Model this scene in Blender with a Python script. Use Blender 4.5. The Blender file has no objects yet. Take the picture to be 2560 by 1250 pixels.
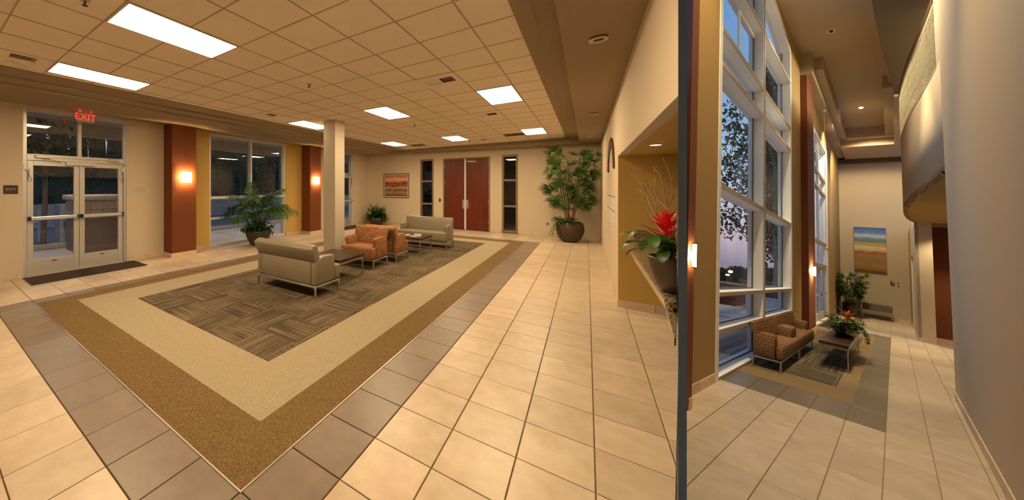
import bpy, bmesh, math, random
from mathutils import Matrix, Vector, Euler
from mathutils import noise as mnoise

PI = math.pi
S = bpy.context.scene
COL = S.collection
rnd = random.Random(7)

# ------------------------------------------------------------------ camera
CAM_H = 2.0
THETA = math.radians(37.183)               # the camera looks this far left of the lounge's long axis (+Y)
cam_d = bpy.data.cameras.new('camera')
cam = bpy.data.objects.new('camera', cam_d)
COL.objects.link(cam)
cam.location = (0, 0, CAM_H)
cam.rotation_euler = (PI / 2, 0, THETA)
cam_d.sensor_width = 36
cam_d.sensor_fit = 'HORIZONTAL'
cam_d.lens = 816 / 2560 * 36
cam_d.shift_x = (1280 - 848) / 2560        # shift lens, as on the photographs
cam_d.shift_y = (469 - 625) / 2560
cam_d.clip_start = 0.05
cam_d.clip_end = 600
S.camera = cam

S.view_settings.view_transform = 'Standard'
S.view_settings.look = 'None'
S.view_settings.gamma = 1
S.view_settings.use_curve_mapping = False
S.view_settings.exposure = 0.0

# The second photograph of the pair shows another hall.  It is built as a rigid, right-angled
# building of its own, turned and pitched as a whole; a = across, b = along, c = up.
HM = Matrix(((0.9257, 0.3761, 0.0399, 0.1431),
             (-0.3779, 0.9149, 0.1419, 0.5966),
             (0.0169, -0.1464, 0.9891, -0.4194),
             (0, 0, 0, 1)))
q_ = HM.to_3x3().to_quaternion().normalized()
HM = Matrix.Translation(HM.to_translation()) @ q_.to_matrix().to_4x4()
IDM = Matrix.Identity(4)
HUP = HM.to_3x3() @ Vector((0, 0, 1))

# ------------------------------------------------------------------ sky at dusk
SKY = 2.0
LUM = 1.0          # lounge light panels
w = bpy.data.worlds.new('dusk_sky')
S.world = w
w.use_nodes = True
nt = w.node_tree
nt.nodes.clear()
wo = nt.nodes.new('ShaderNodeOutputWorld')
bg = nt.nodes.new('ShaderNodeBackground')
tc = nt.nodes.new('ShaderNodeTexCoord')
dot = nt.nodes.new('ShaderNodeVectorMath'); dot.operation = 'DOT_PRODUCT'
dot.inputs[1].default_value = HUP
ramp = nt.nodes.new('ShaderNodeValToRGB')
els = ramp.color_ramp.elements
els[0].position = 0.0; els[0].color = (0.15, 0.13, 0.17, 1)
els[1].position = 0.7; els[1].color = (0.07, 0.15, 0.32, 1)
for p, c in ((0.007, (0.174, 0.15, 0.201, 1)), (0.046, (0.301, 0.236, 0.287, 1)), (0.085, (0.33, 0.287, 0.345, 1)), (0.14, (0.287, 0.33, 0.426, 1)), (0.25, (0.169, 0.274, 0.409, 1)), (0.35, (0.115, 0.215, 0.376, 1)), (0.467, (0.086, 0.179, 0.345, 1))):
    e = els.new(p); e.color = c
nz = nt.nodes.new('ShaderNodeTexNoise'); nz.inputs['Scale'].default_value = 2.2; nz.inputs['Detail'].default_value = 4
cr = nt.nodes.new('ShaderNodeMapRange'); cr.inputs['From Min'].default_value = 0.5; cr.inputs['From Max'].default_value = 0.8
cr.inputs['To Max'].default_value = 0.25
mx = nt.nodes.new('ShaderNodeMix'); mx.data_type = 'RGBA'
mx.inputs['B'].default_value = (0.68, 0.68, 0.74, 1)
nt.links.new(tc.outputs['Generated'], dot.inputs[0])
nt.links.new(tc.outputs['Generated'], nz.inputs['Vector'])
nt.links.new(dot.outputs['Value'], ramp.inputs[0])
nt.links.new(nz.outputs['Fac'], cr.inputs['Value'])
nt.links.new(cr.outputs['Result'], mx.inputs['Factor'])
nt.links.new(ramp.outputs[0], mx.inputs['A'])
nt.links.new(mx.outputs['Result'], bg.inputs[0])
bg.inputs[1].default_value = SKY
nt.links.new(bg.outputs[0], wo.inputs[0])


# ------------------------------------------------------------------ materials
def mat_base(name):
    m = bpy.data.materials.new(name)
    m.use_nodes = True
    n = m.node_tree
    b = n.nodes['Principled BSDF']
    return m, n, b


def pmat(name, col, rough=0.6, metal=0.0, spec=0.5, noise=None, bump=None, col2=None, coat=0.0, coord='Object', transl=0.0):
    """plain surface, with optional noise mottling (scale, amount) and fine relief (scale, strength)"""
    m, n, b = mat_base(name)
    b.inputs['Base Color'].default_value = (*col, 1)
    b.inputs['Roughness'].default_value = rough
    b.inputs['Metallic'].default_value = metal
    b.inputs['Specular IOR Level'].default_value = spec
    b.inputs['Coat Weight'].default_value = coat
    L = n.links
    t = n.nodes.new('ShaderNodeTexCoord')
    if noise:
        nz = n.nodes.new('ShaderNodeTexNoise')
        nz.inputs['Scale'].default_value = noise[0]
        nz.inputs['Detail'].default_value = 5
        L.new(t.outputs[coord], nz.inputs['Vector'])
        r = n.nodes.new('ShaderNodeValToRGB')
        r.color_ramp.elements[0].position = 0.5 - noise[1]
        r.color_ramp.elements[1].position = 0.5 + noise[1]
        c2 = col2 or tuple(x * 0.75 for x in col)
        r.color_ramp.elements[0].color = (*c2, 1)
        r.color_ramp.elements[1].color = (*col, 1)
        L.new(nz.outputs['Fac'], r.inputs[0])
        L.new(r.outputs[0], b.inputs['Base Color'])
    if bump:
        nb = n.nodes.new('ShaderNodeTexNoise')
        nb.inputs['Scale'].default_value = bump[0]
        nb.inputs['Detail'].default_value = 3
        L.new(t.outputs[coord], nb.inputs['Vector'])
        bp = n.nodes.new('ShaderNodeBump')
        bp.inputs['Strength'].default_value = bump[1]
        bp.inputs['Distance'].default_value = 0.004
        L.new(nb.outputs['Fac'], bp.inputs['Height'])
        L.new(bp.outputs[0], b.inputs['Normal'])
    if transl:
        out = n.nodes['Material Output']
        tr = n.nodes.new('ShaderNodeBsdfTranslucent')
        tr.inputs['Color'].default_value = (*[min(1, x * 1.6) for x in col], 1)
        ms = n.nodes.new('ShaderNodeMixShader')
        ms.inputs[0].default_value = transl
        L.new(b.outputs[0], ms.inputs[1]); L.new(tr.outputs[0], ms.inputs[2])
        L.new(ms.outputs[0], out.inputs[0])
    return m


def emat(name, col, strength):
    m = bpy.data.materials.new(name)
    m.use_nodes = True
    n = m.node_tree
    n.nodes.clear()
    o = n.nodes.new('ShaderNodeOutputMaterial')
    e = n.nodes.new('ShaderNodeEmission')
    e.inputs[0].default_value = (*col, 1)
    e.inputs[1].default_value = strength
    n.links.new(e.outputs[0], o.inputs[0])
    return m


def glass_mat(name, tint=(0.95, 0.965, 0.965), f0=0.04, grazing=0.9):
    """window pane: sees through, mirrors more at a flat angle (Schlick)"""
    m = bpy.data.materials.new(name)
    m.use_nodes = True
    n = m.node_tree
    n.nodes.clear()
    o = n.nodes.new('ShaderNodeOutputMaterial')
    t = n.nodes.new('ShaderNodeBsdfTransparent'); t.inputs[0].default_value = (*tint, 1)
    g = n.nodes.new('ShaderNodeBsdfGlossy'); g.inputs['Roughness'].default_value = 0.0
    lw = n.nodes.new('ShaderNodeLayerWeight'); lw.inputs['Blend'].default_value = 0.5
    pw = n.nodes.new('ShaderNodeMath'); pw.operation = 'POWER'; pw.inputs[1].default_value = 5
    ml = n.nodes.new('ShaderNodeMath'); ml.operation = 'MULTIPLY_ADD'; ml.inputs[1].default_value = grazing; ml.inputs[2].default_value = f0
    mxs = n.nodes.new('ShaderNodeMixShader')
    n.links.new(lw.outputs['Facing'], pw.inputs[0])
    n.links.new(pw.outputs[0], ml.inputs[0])
    n.links.new(ml.outputs[0], mxs.inputs[0])
    n.links.new(t.outputs[0], mxs.inputs[1])
    n.links.new(g.outputs[0], mxs.inputs[2])
    n.links.new(mxs.outputs[0], o.inputs[0])
    return m


def tile_mat(name, ca, cb, rough, per_island=False, var=0.12, bump=0.15):
    """glazed floor tile: mottled, each tile a little different"""
    m, n, b = mat_base(name)
    L = n.links
    t = n.nodes.new('ShaderNodeTexCoord')
    if per_island:
        src = n.nodes.new('ShaderNodeNewGeometry'); rv = src.outputs['Random Per Island']
    else:
        src = n.nodes.new('ShaderNodeObjectInfo'); rv = src.outputs['Random']
    g2 = n.nodes.new('ShaderNodeNewGeometry')
    add = n.nodes.new('ShaderNodeVectorMath'); add.operation = 'ADD'
    mul = n.nodes.new('ShaderNodeMath'); mul.operation = 'MULTIPLY'; mul.inputs[1].default_value = 37
    L.new(rv, mul.inputs[0])
    L.new(g2.outputs['Position'], add.inputs[0]); L.new(mul.outputs[0], add.inputs[1])
    nz = n.nodes.new('ShaderNodeTexNoise'); nz.inputs['Scale'].default_value = 5.5; nz.inputs['Detail'].default_value = 7
    nz.inputs['Roughness'].default_value = 0.62
    L.new(add.outputs[0], nz.inputs['Vector'])
    r = n.nodes.new('ShaderNodeValToRGB')
    r.color_ramp.elements[0].position = 0.33; r.color_ramp.elements[0].color = (*ca, 1)
    r.color_ramp.elements[1].position = 0.68; r.color_ramp.elements[1].color = (*cb, 1)
    L.new(nz.outputs['Fac'], r.inputs[0])
    hs = n.nodes.new('ShaderNodeHueSaturation')
    mr = n.nodes.new('ShaderNodeMapRange')
    mr.inputs['To Min'].default_value = 1 - var; mr.inputs['To Max'].default_value = 1 + var * 0.5
    L.new(rv, mr.inputs['Value']); L.new(mr.outputs[0], hs.inputs['Value'])
    L.new(r.outputs[0], hs.inputs['Color'])
    L.new(hs.outputs[0], b.inputs['Base Color'])
    rr = n.nodes.new('ShaderNodeMapRange')
    rr.inputs['To Min'].default_value = rough - 0.08; rr.inputs['To Max'].default_value = rough + 0.12
    L.new(nz.outputs['Fac'], rr.inputs['Value']); L.new(rr.outputs[0], b.inputs['Roughness'])
    nb = n.nodes.new('ShaderNodeTexNoise'); nb.inputs['Scale'].default_value = 40
    L.new(add.outputs[0], nb.inputs['Vector'])
    bp = n.nodes.new('ShaderNodeBump'); bp.inputs['Strength'].default_value = bump; bp.inputs['Distance'].default_value = 0.003
    L.new(nb.outputs['Fac'], bp.inputs['Height']); L.new(bp.outputs[0], b.inputs['Normal'])
    return m


def fleck_mat(name, ca, cb, scale, rough=0.95):
    """cut-pile carpet: flecked yarn"""
    m, n, b = mat_base(name)
    L = n.links
    g2 = n.nodes.new('ShaderNodeNewGeometry')
    nz = n.nodes.new('ShaderNodeTexNoise'); nz.inputs['Scale'].default_value = scale; nz.inputs['Detail'].default_value = 2
    L.new(g2.outputs['Position'], nz.inputs['Vector'])
    r = n.nodes.new('ShaderNodeValToRGB')
    r.color_ramp.elements[0].position = 0.38; r.color_ramp.elements[0].color = (*ca, 1)
    r.color_ramp.elements[1].position = 0.62; r.color_ramp.elements[1].color = (*cb, 1)
    L.new(nz.outputs['Fac'], r.inputs[0]); L.new(r.outputs[0], b.inputs['Base Color'])
    b.inputs['Roughness'].default_value = rough
    b.inputs['Specular IOR Level'].default_value = 0.1
    bp = n.nodes.new('ShaderNodeBump'); bp.inputs['Strength'].default_value = 0.6; bp.inputs['Distance'].default_value = 0.006
    L.new(nz.outputs['Fac'], bp.inputs['Height']); L.new(bp.outputs[0], b.inputs['Normal'])
    return m


def strand_carpet(name, ca, cb, cell):
    """striated carpet tile, the strands turned a quarter from tile to tile (UV in metres)"""
    m, n, b = mat_base(name)
    L = n.links
    uv = n.nodes.new('ShaderNodeUVMap')
    sc = n.nodes.new('ShaderNodeVectorMath'); sc.operation = 'SCALE'; sc.inputs['Scale'].default_value = 1 / cell
    L.new(uv.outputs[0], sc.inputs[0])
    ck = n.nodes.new('ShaderNodeTexChecker'); ck.inputs['Scale'].default_value = 1.0
    L.new(sc.outputs[0], ck.inputs['Vector'])
    fac = []
    for rot in (0, PI / 2):
        mp = n.nodes.new('ShaderNodeMapping'); mp.inputs['Rotation'].default_value = (0, 0, rot)
        mp.inputs['Scale'].default_value = (40, 1.0, 1)
        if rot:
            mp.inputs['Rotation'].default_value = (0, 0, 0); mp.inputs['Scale'].default_value = (1.0, 40, 1)
        L.new(uv.outputs[0], mp.inputs[0])
        nz = n.nodes.new('ShaderNodeTexNoise'); nz.inputs['Scale'].default_value = 1.0; nz.inputs['Detail'].default_value = 1.5
        L.new(mp.outputs[0], nz.inputs['Vector'])
        fac.append(nz.outputs['Fac'])
    mixf = n.nodes.new('ShaderNodeMix'); mixf.data_type = 'FLOAT'
    L.new(ck.outputs['Fac'], mixf.inputs['Factor']); L.new(fac[0], mixf.inputs['A']); L.new(fac[1], mixf.inputs['B'])
    big = n.nodes.new('ShaderNodeTexNoise'); big.inputs['Scale'].default_value = 1.7
    L.new(uv.outputs[0], big.inputs['Vector'])
    ad = n.nodes.new('ShaderNodeMath'); ad.operation = 'MULTIPLY_ADD'; ad.inputs[1].default_value = 0.35; 
    L.new(big.outputs['Fac'], ad.inputs[0]); L.new(mixf.outputs['Result'], ad.inputs[2])
    r = n.nodes.new('ShaderNodeValToRGB')
    r.color_ramp.elements[0].position = 0.60; r.color_ramp.elements[0].color = (*ca, 1)
    r.color_ramp.elements[1].position = 0.76; r.color_ramp.elements[1].color = (*cb, 1)
    L.new(ad.outputs[0], r.inputs[0]); L.new(r.outputs[0], b.inputs['Base Color'])
    b.inputs['Roughness'].default_value = 0.95
    b.inputs['Specular IOR Level'].default_value = 0.1
    bp = n.nodes.new('ShaderNodeBump'); bp.inputs['Strength'].default_value = 0.5; bp.inputs['Distance'].default_value = 0.005
    L.new(ad.outputs[0], bp.inputs['Height']); L.new(bp.outputs[0], b.inputs['Normal'])
    return m


def weave_fabric(name, cm, ca, cb, bw=0.155, bh=0.066):
    """upholstery with a basket-like repeat of little bricks (UV in metres)"""
    m, n, b = mat_base(name)
    L = n.links
    uv = n.nodes.new('ShaderNodeUVMap')
    nzd = n.nodes.new('ShaderNodeTexNoise'); nzd.inputs['Scale'].default_value = 9
    L.new(uv.outputs[0], nzd.inputs['Vector'])
    sub = n.nodes.new('ShaderNodeVectorMath'); sub.operation = 'MULTIPLY_ADD'
    sub.inputs[1].default_value = (0.05, 0.05, 0); 
    L.new(nzd.outputs['Color'], sub.inputs[0]); L.new(uv.outputs[0], sub.inputs[2])
    br = n.nodes.new('ShaderNodeTexBrick')
    br.inputs['Scale'].default_value = 1
    br.inputs['Brick Width'].default_value = bw
    br.inputs['Row Height'].default_value = bh
    br.inputs['Mortar Size'].default_value = 0.013
    br.inputs['Mortar Smooth'].default_value = 0.9
    br.inputs['Color1'].default_value = (*ca, 1); br.inputs['Color2'].default_value = (*cb, 1)
    br.inputs['Mortar'].default_value = (*cm, 1)
    L.new(sub.outputs[0], br.inputs['Vector'])
    nz = n.nodes.new('ShaderNodeTexNoise'); nz.inputs['Scale'].default_value = 60
    L.new(uv.outputs[0], nz.inputs['Vector'])
    mm = n.nodes.new('ShaderNodeMix'); mm.data_type = 'RGBA'; mm.blend_type = 'MULTIPLY'; mm.inputs['Factor'].default_value = 0.5
    L.new(br.outputs['Color'], mm.inputs['A']); L.new(nz.outputs['Color'], mm.inputs['B'])
    L.new(mm.outputs['Result'], b.inputs['Base Color'])
    b.inputs['Roughness'].default_value = 0.9
    b.inputs['Specular IOR Level'].default_value = 0.15
    bp = n.nodes.new('ShaderNodeBump'); bp.inputs['Strength'].default_value = 0.35; bp.inputs['Distance'].default_value = 0.004
    bp.invert = True
    L.new(br.outputs['Fac'], bp.inputs['Height']); L.new(bp.outputs[0], b.inputs['Normal'])
    return m


def wood_mat(name, ca, cb, scale=(6, 6, 0.5), rough=0.35, coat=0.3, spec=0.5):
    m, n, b = mat_base(name)
    L = n.links
    t = n.nodes.new('ShaderNodeTexCoord')
    mp = n.nodes.new('ShaderNodeMapping'); mp.inputs['Scale'].default_value = scale
    L.new(t.outputs['Object'], mp.inputs[0])
    nz = n.nodes.new('ShaderNodeTexNoise'); nz.inputs['Scale'].default_value = 2; nz.inputs['Detail'].default_value = 6
    L.new(mp.outputs[0], nz.inputs['Vector'])
    r = n.nodes.new('ShaderNodeValToRGB')
    r.color_ramp.elements[0].position = 0.3; r.color_ramp.elements[0].color = (*ca, 1)
    r.color_ramp.elements[1].position = 0.7; r.color_ramp.elements[1].color = (*cb, 1)
    L.new(nz.outputs['Fac'], r.inputs[0]); L.new(r.outputs[0], b.inputs['Base Color'])
    b.inputs['Roughness'].default_value = rough
    b.inputs['Specular IOR Level'].default_value = spec
    b.inputs['Coat Weight'].default_value = coat
    return m


def paint_mat(name, stops, dist, fine):
    """a painted canvas: bands of colour up the picture, pulled about by noise (UV 0..1)"""
    m, n, b = mat_base(name)
    L = n.links
    uv = n.nodes.new('ShaderNodeUVMap')
    sp = n.nodes.new('ShaderNodeSeparateXYZ'); L.new(uv.outputs[0], sp.inputs[0])
    mp = n.nodes.new('ShaderNodeMapping'); mp.inputs['Scale'].default_value = (2.2, 5.0, 1)
    L.new(uv.outputs[0], mp.inputs[0])
    nz = n.nodes.new('ShaderNodeTexNoise'); nz.inputs['Scale'].default_value = 1.6; nz.inputs['Detail'].default_value = 6
    nz.inputs['Roughness'].default_value = 0.65
    L.new(mp.outputs[0], nz.inputs['Vector'])
    ma = n.nodes.new('ShaderNodeMath'); ma.operation = 'MULTIPLY_ADD'; ma.inputs[1].default_value = dist
    L.new(nz.outputs['Fac'], ma.inputs[0]); L.new(sp.outputs['Y'], ma.inputs[2])
    sb = n.nodes.new('ShaderNodeMath'); sb.operation = 'SUBTRACT'; sb.inputs[1].default_value = dist * 0.5
    L.new(ma.outputs[0], sb.inputs[0])
    r = n.nodes.new('ShaderNodeValToRGB')
    e = r.color_ramp.elements
    e[0].position = stops[0][0]; e[0].color = (*stops[0][1], 1)
    e[1].position = stops[-1][0]; e[1].color = (*stops[-1][1], 1)
    for p, c in stops[1:-1]:
        k = e.new(p); k.color = (*c, 1)
    L.new(sb.outputs[0], r.inputs[0])
    n2 = n.nodes.new('ShaderNodeTexNoise'); n2.inputs['Scale'].default_value = 7; n2.inputs['Detail'].default_value = 6
    mp2 = n.nodes.new('ShaderNodeMapping'); mp2.inputs['Scale'].default_value = (1, 2.4, 1)
    L.new(uv.outputs[0], mp2.inputs[0]); L.new(mp2.outputs[0], n2.inputs['Vector'])
    mm = n.nodes.new('ShaderNodeMix'); mm.data_type = 'RGBA'; mm.blend_type = 'OVERLAY'; mm.inputs['Factor'].default_value = fine
    L.new(r.outputs[0], mm.inputs['A']); L.new(n2.outputs['Color'], mm.inputs['B'])
    L.new(mm.outputs['Result'], b.inputs['Base Color'])
    b.inputs['Roughness'].default_value = 0.55
    return m


M = {}
M['wall'] = pmat('wall_beige_paint', (0.60, 0.50, 0.36), 0.75, spec=0.3, bump=(90, 0.25))
M['wall_ochre'] = pmat('wall_ochre_paint', (0.56, 0.36, 0.10), 0.75, spec=0.3, bump=(90, 0.25))
M['wall_rust'] = pmat('wall_rust_paint', (0.165, 0.045, 0.012), 0.7, spec=0.3, bump=(90, 0.2))
M['soffit'] = pmat('soffit_taupe_paint', (0.33, 0.255, 0.17), 0.8, spec=0.2)
M['ceil'] = pmat('ceiling_tile_mineral', (0.90, 0.79, 0.64), 0.9, spec=0.1, noise=(3.0, 0.3), col2=(0.86, 0.75, 0.60), bump=(260, 0.3))
M['grid'] = pmat('ceiling_grid_metal', (0.50, 0.38, 0.25), 0.6, spec=0.3)
M['column'] = pmat('column_paint', (0.50, 0.44, 0.345), 0.7, spec=0.3, bump=(90, 0.2))
M['tile'] = tile_mat('floor_tile_beige', (0.53, 0.405, 0.28), (0.65, 0.53, 0.39), 0.33)
M['tile_far'] = tile_mat('floor_tile_beige_far', (0.53, 0.405, 0.28), (0.65, 0.53, 0.39), 0.33, per_island=True)
M['tile_grey'] = tile_mat('floor_tile_taupe', (0.185, 0.138, 0.102), (0.23, 0.175, 0.13), 0.34, var=0.1)
M['grout'] = pmat('grout', (0.33, 0.23, 0.14), 0.9, spec=0.1)
M['basetile'] = tile_mat('base_tile_beige', (0.55, 0.41, 0.28), (0.68, 0.54, 0.38), 0.45)
M['carpet_tan'] = fleck_mat('carpet_tan', (0.10, 0.063, 0.024), (0.25, 0.162, 0.072), 150)
M['carpet_sand'] = fleck_mat('carpet_sand', (0.26, 0.205, 0.135), (0.44, 0.36, 0.25), 150)
M['carpet_strand'] = strand_carpet('carpet_strand', (0.07, 0.051, 0.031), (0.17, 0.13, 0.083), 0.60)
M['alu'] = pmat('aluminium_clear', (0.62, 0.60, 0.57), 0.38, metal=0.55)
M['alu_dark'] = pmat('aluminium_dark', (0.10, 0.09, 0.08), 0.6)  # plain dark grey of gaskets, cords and seams
M['frame_white'] = pmat('window_frame_pale', (0.62, 0.61, 0.60), 0.45, metal=0.2)
M['glass'] = glass_mat('window_glass')
M['h_glass'] = glass_mat('hall_window_glass', f0=0.012, grazing=0.10)   # mirroring at flat angles turned down so the outdoors shows
M['black'] = pmat('black_plastic', (0.015, 0.013, 0.012), 0.4)
M['dark'] = pmat('dark_void', (0.03, 0.026, 0.022), 0.9)
M['steel'] = pmat('brushed_steel', (0.55, 0.52, 0.48), 0.32, metal=0.9)
M['leather'] = pmat('leather_khaki', (0.245, 0.20, 0.135), 0.36, spec=0.5, noise=(2.5, 0.3), col2=(0.22, 0.18, 0.12), bump=(60, 0.12))
M['fabric'] = weave_fabric('fabric_basket_orange', (0.29, 0.105, 0.042), (0.50, 0.27, 0.125), (0.39, 0.17, 0.068))
M['table'] = wood_mat('table_espresso', (0.030, 0.014, 0.008), (0.055, 0.026, 0.014), (3, 14, 3), 0.36, 0.0, 0.3)
M['door_wood'] = wood_mat('door_cherry', (0.085, 0.011, 0.003), (0.145, 0.022, 0.005), (5, 5, 0.35), 0.42, 0.15, 0.35)
M['door_frame'] = pmat('door_frame_bronze', (0.20, 0.145, 0.085), 0.5)
M['granite'] = pmat('granite_brown', (0.42, 0.31, 0.18), 0.18, noise=(55, 0.12), col2=(0.06, 0.038, 0.02), coat=0.4)
M['mat_rubber'] = fleck_mat('door_mat', (0.035, 0.022, 0.018), (0.075, 0.048, 0.038), 120)
M['pot'] = pmat('pot_brown_glaze', (0.075, 0.042, 0.026), 0.38, noise=(6, 0.3), col2=(0.045, 0.025, 0.016))
M['soil'] = pmat('soil', (0.035, 0.022, 0.012), 0.95, noise=(40, 0.3))
M['leaf'] = pmat('leaf_green', (0.085, 0.185, 0.022), 0.42, noise=(5, 0.35), col2=(0.035, 0.095, 0.014), transl=0.25)
M['leaf_dark'] = pmat('leaf_dark_green', (0.035, 0.092, 0.016), 0.38, noise=(5, 0.35), col2=(0.018, 0.05, 0.010), transl=0.2)
M['leaf_lime'] = pmat('leaf_lime', (0.24, 0.30, 0.035), 0.4, transl=0.25)
M['red'] = pmat('bract_red', (0.80, 0.022, 0.018), 0.4, transl=0.2)
M['orange'] = pmat('bract_orange', (0.80, 0.14, 0.015), 0.4, transl=0.2)
M['stem'] = pmat('stem_brown', (0.07, 0.042, 0.02), 0.8)
M['twig'] = pmat('twig_tan', (0.30, 0.15, 0.06), 0.7)
M['sign_face'] = pmat('exit_sign_face', (0.50, 0.40, 0.29), 0.5)
M['exit_red'] = emat('exit_letters_lit', (1.0, 0.02, 0.02), 3.2)
M['exit_glow'] = emat('exit_lamp_glow', (1.0, 0.02, 0.02), 30)
M['plaque'] = pmat('plaque_brown', (0.035, 0.018, 0.012), 0.5)
M['ivory'] = pmat('ivory_plastic', (0.60, 0.53, 0.41), 0.5)
M['paper'] = pmat('paper_white', (0.62, 0.58, 0.52), 0.8)
M['print'] = pmat('print_grey', (0.20, 0.16, 0.13), 0.8)
M['panel_light'] = emat('light_panel_diffuser', (1.0, 0.755, 0.455), 40.0 * LUM)
M['sconce'] = emat('sconce_shade_lit', (1.0, 0.68, 0.34), 14.0)
M['sconce_core'] = emat('sconce_lamp', (1.0, 0.60, 0.25), 2600.0)
M['bronze'] = pmat('bronze_metal', (0.10, 0.06, 0.035), 0.45, metal=0.6)
M['lamp_spot'] = emat('downlight_lamp', (1.0, 0.72, 0.42), 42.0)
M['partition'] = pmat('partition_slate_paint', (0.108, 0.165, 0.27), 0.8, spec=0.2)
# outdoors
M['pave'] = pmat('concrete_paving', (0.42, 0.38, 0.36), 0.8, noise=(0.8, 0.3), col2=(0.34, 0.31, 0.30))
M['pave_dark'] = pmat('paver_band', (0.16, 0.12, 0.11), 0.85)
M['asphalt'] = pmat('asphalt', (0.13, 0.12, 0.125), 0.9)
M['brick'] = pmat('red_brick', (0.22, 0.06, 0.045), 0.85, noise=(9, 0.3))
M['stone'] = pmat('cast_stone', (0.48, 0.41, 0.32), 0.8, noise=(4, 0.3))
M['hedge'] = pmat('hedge_leaf', (0.085, 0.10, 0.030), 0.6, noise=(2, 0.3), col2=(0.04, 0.05, 0.018), transl=0.15)
M['tree_leaf'] = pmat('tree_leaf', (0.10, 0.085, 0.030), 0.6, noise=(1.2, 0.3), col2=(0.06, 0.06, 0.02), transl=0.25)
M['far_tree'] = pmat('far_tree_leaf', (0.05, 0.055, 0.025), 0.7, noise=(0.6, 0.3), col2=(0.03, 0.032, 0.018), transl=0.1)
M['lime_tree'] = pmat('lime_shrub_leaf', (0.16, 0.16, 0.03), 0.6, transl=0.15)  # the shrub's own yellow-green
M['bark'] = pmat('bark', (0.16, 0.11, 0.08), 0.9, noise=(6, 0.3))
M['white_paint'] = pmat('white_paint', (0.62, 0.60, 0.58), 0.5)
M['utility'] = pmat('utility_box_grey', (0.24, 0.27, 0.31), 0.5)
M['street_lamp'] = emat('street_lamp_lit', (1.0, 0.55, 0.18), 14)
# hall
M['h_wall'] = pmat('hall_wall_beige', (0.50, 0.42, 0.30), 0.75, spec=0.3, bump=(60, 0.35))
M['h_ochre'] = pmat('hall_wall_ochre', (0.36, 0.235, 0.085), 0.75, spec=0.3, bump=(60, 0.25))
M['h_rust'] = pmat('hall_rust', (0.17, 0.05, 0.017), 0.7, spec=0.3)
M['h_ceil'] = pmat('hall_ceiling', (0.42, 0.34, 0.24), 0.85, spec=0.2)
M['h_ceil_dark'] = pmat('hall_ceiling_shade', (0.105, 0.072, 0.038), 0.85, spec=0.2)  # shade of the unlit ceiling over the mezzanine put into its colour
M['h_frame'] = pmat('hall_window_frame', (0.84, 0.87, 0.86), 0.45)
M['h_frame_tan'] = pmat('hall_window_frame_tan', (0.40, 0.33, 0.24), 0.5)
M['h_tile'] = tile_mat('hall_tile_beige', (0.42, 0.345, 0.25), (0.53, 0.445, 0.34), 0.36)
M['h_tile_grey'] = tile_mat('hall_tile_taupe', (0.13, 0.112, 0.08), (0.17, 0.147, 0.108), 0.32, var=0.1)
M['h_carpet_tan'] = fleck_mat('hall_carpet_tan', (0.17, 0.12, 0.06), (0.28, 0.20, 0.11), 120)
M['h_strand'] = strand_carpet('hall_carpet_strand', (0.05, 0.042, 0.028), (0.14, 0.115, 0.075), 0.62)
M['h_fabric'] = weave_fabric('hall_fabric_basket', (0.16, 0.078, 0.04), (0.34, 0.20, 0.105), (0.27, 0.145, 0.07))
M['h_bench'] = pmat('hall_bench_leather', (0.12, 0.095, 0.07), 0.5)
M['alarm_red'] = pmat('alarm_red', (0.55, 0.03, 0.025), 0.4)
M['art_left'] = paint_mat('picture_red_field', [(0.0, (0.10, 0.03, 0.02)), (0.18, (0.42, 0.20, 0.06)), (0.30, (0.12, 0.05, 0.03)), (0.40, (0.50, 0.33, 0.18)), (0.48, (0.10, 0.02, 0.03)), (0.55, (0.45, 0.08, 0.02)), (0.62, (0.07, 0.03, 0.05)), (0.70, (0.62, 0.22, 0.06)), (0.80, (0.66, 0.42, 0.26)), (0.90, (0.56, 0.20, 0.07)), (1.0, (0.35, 0.13, 0.10))], 0.35, 0.5)
M['art_hall'] = paint_mat('picture_valley', [(0.0, (0.22, 0.09, 0.02)), (0.12, (0.34, 0.20, 0.05)), (0.25, (0.26, 0.17, 0.05)), (0.36, (0.36, 0.18, 0.05)), (0.42, (0.32, 0.09, 0.03)), (0.46, (0.52, 0.36, 0.19)), (0.555, (0.66, 0.56, 0.40)), (0.575, (0.52, 0.34, 0.07)), (0.63, (0.48, 0.34, 0.06)), (0.67, (0.10, 0.20, 0.22)), (0.74, (0.12, 0.24, 0.36)), (0.80, (0.50, 0.55, 0.62)), (0.86, (0.12, 0.22, 0.50)), (1.0, (0.03, 0.08, 0.32))], 0.10, 0.35)


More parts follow.
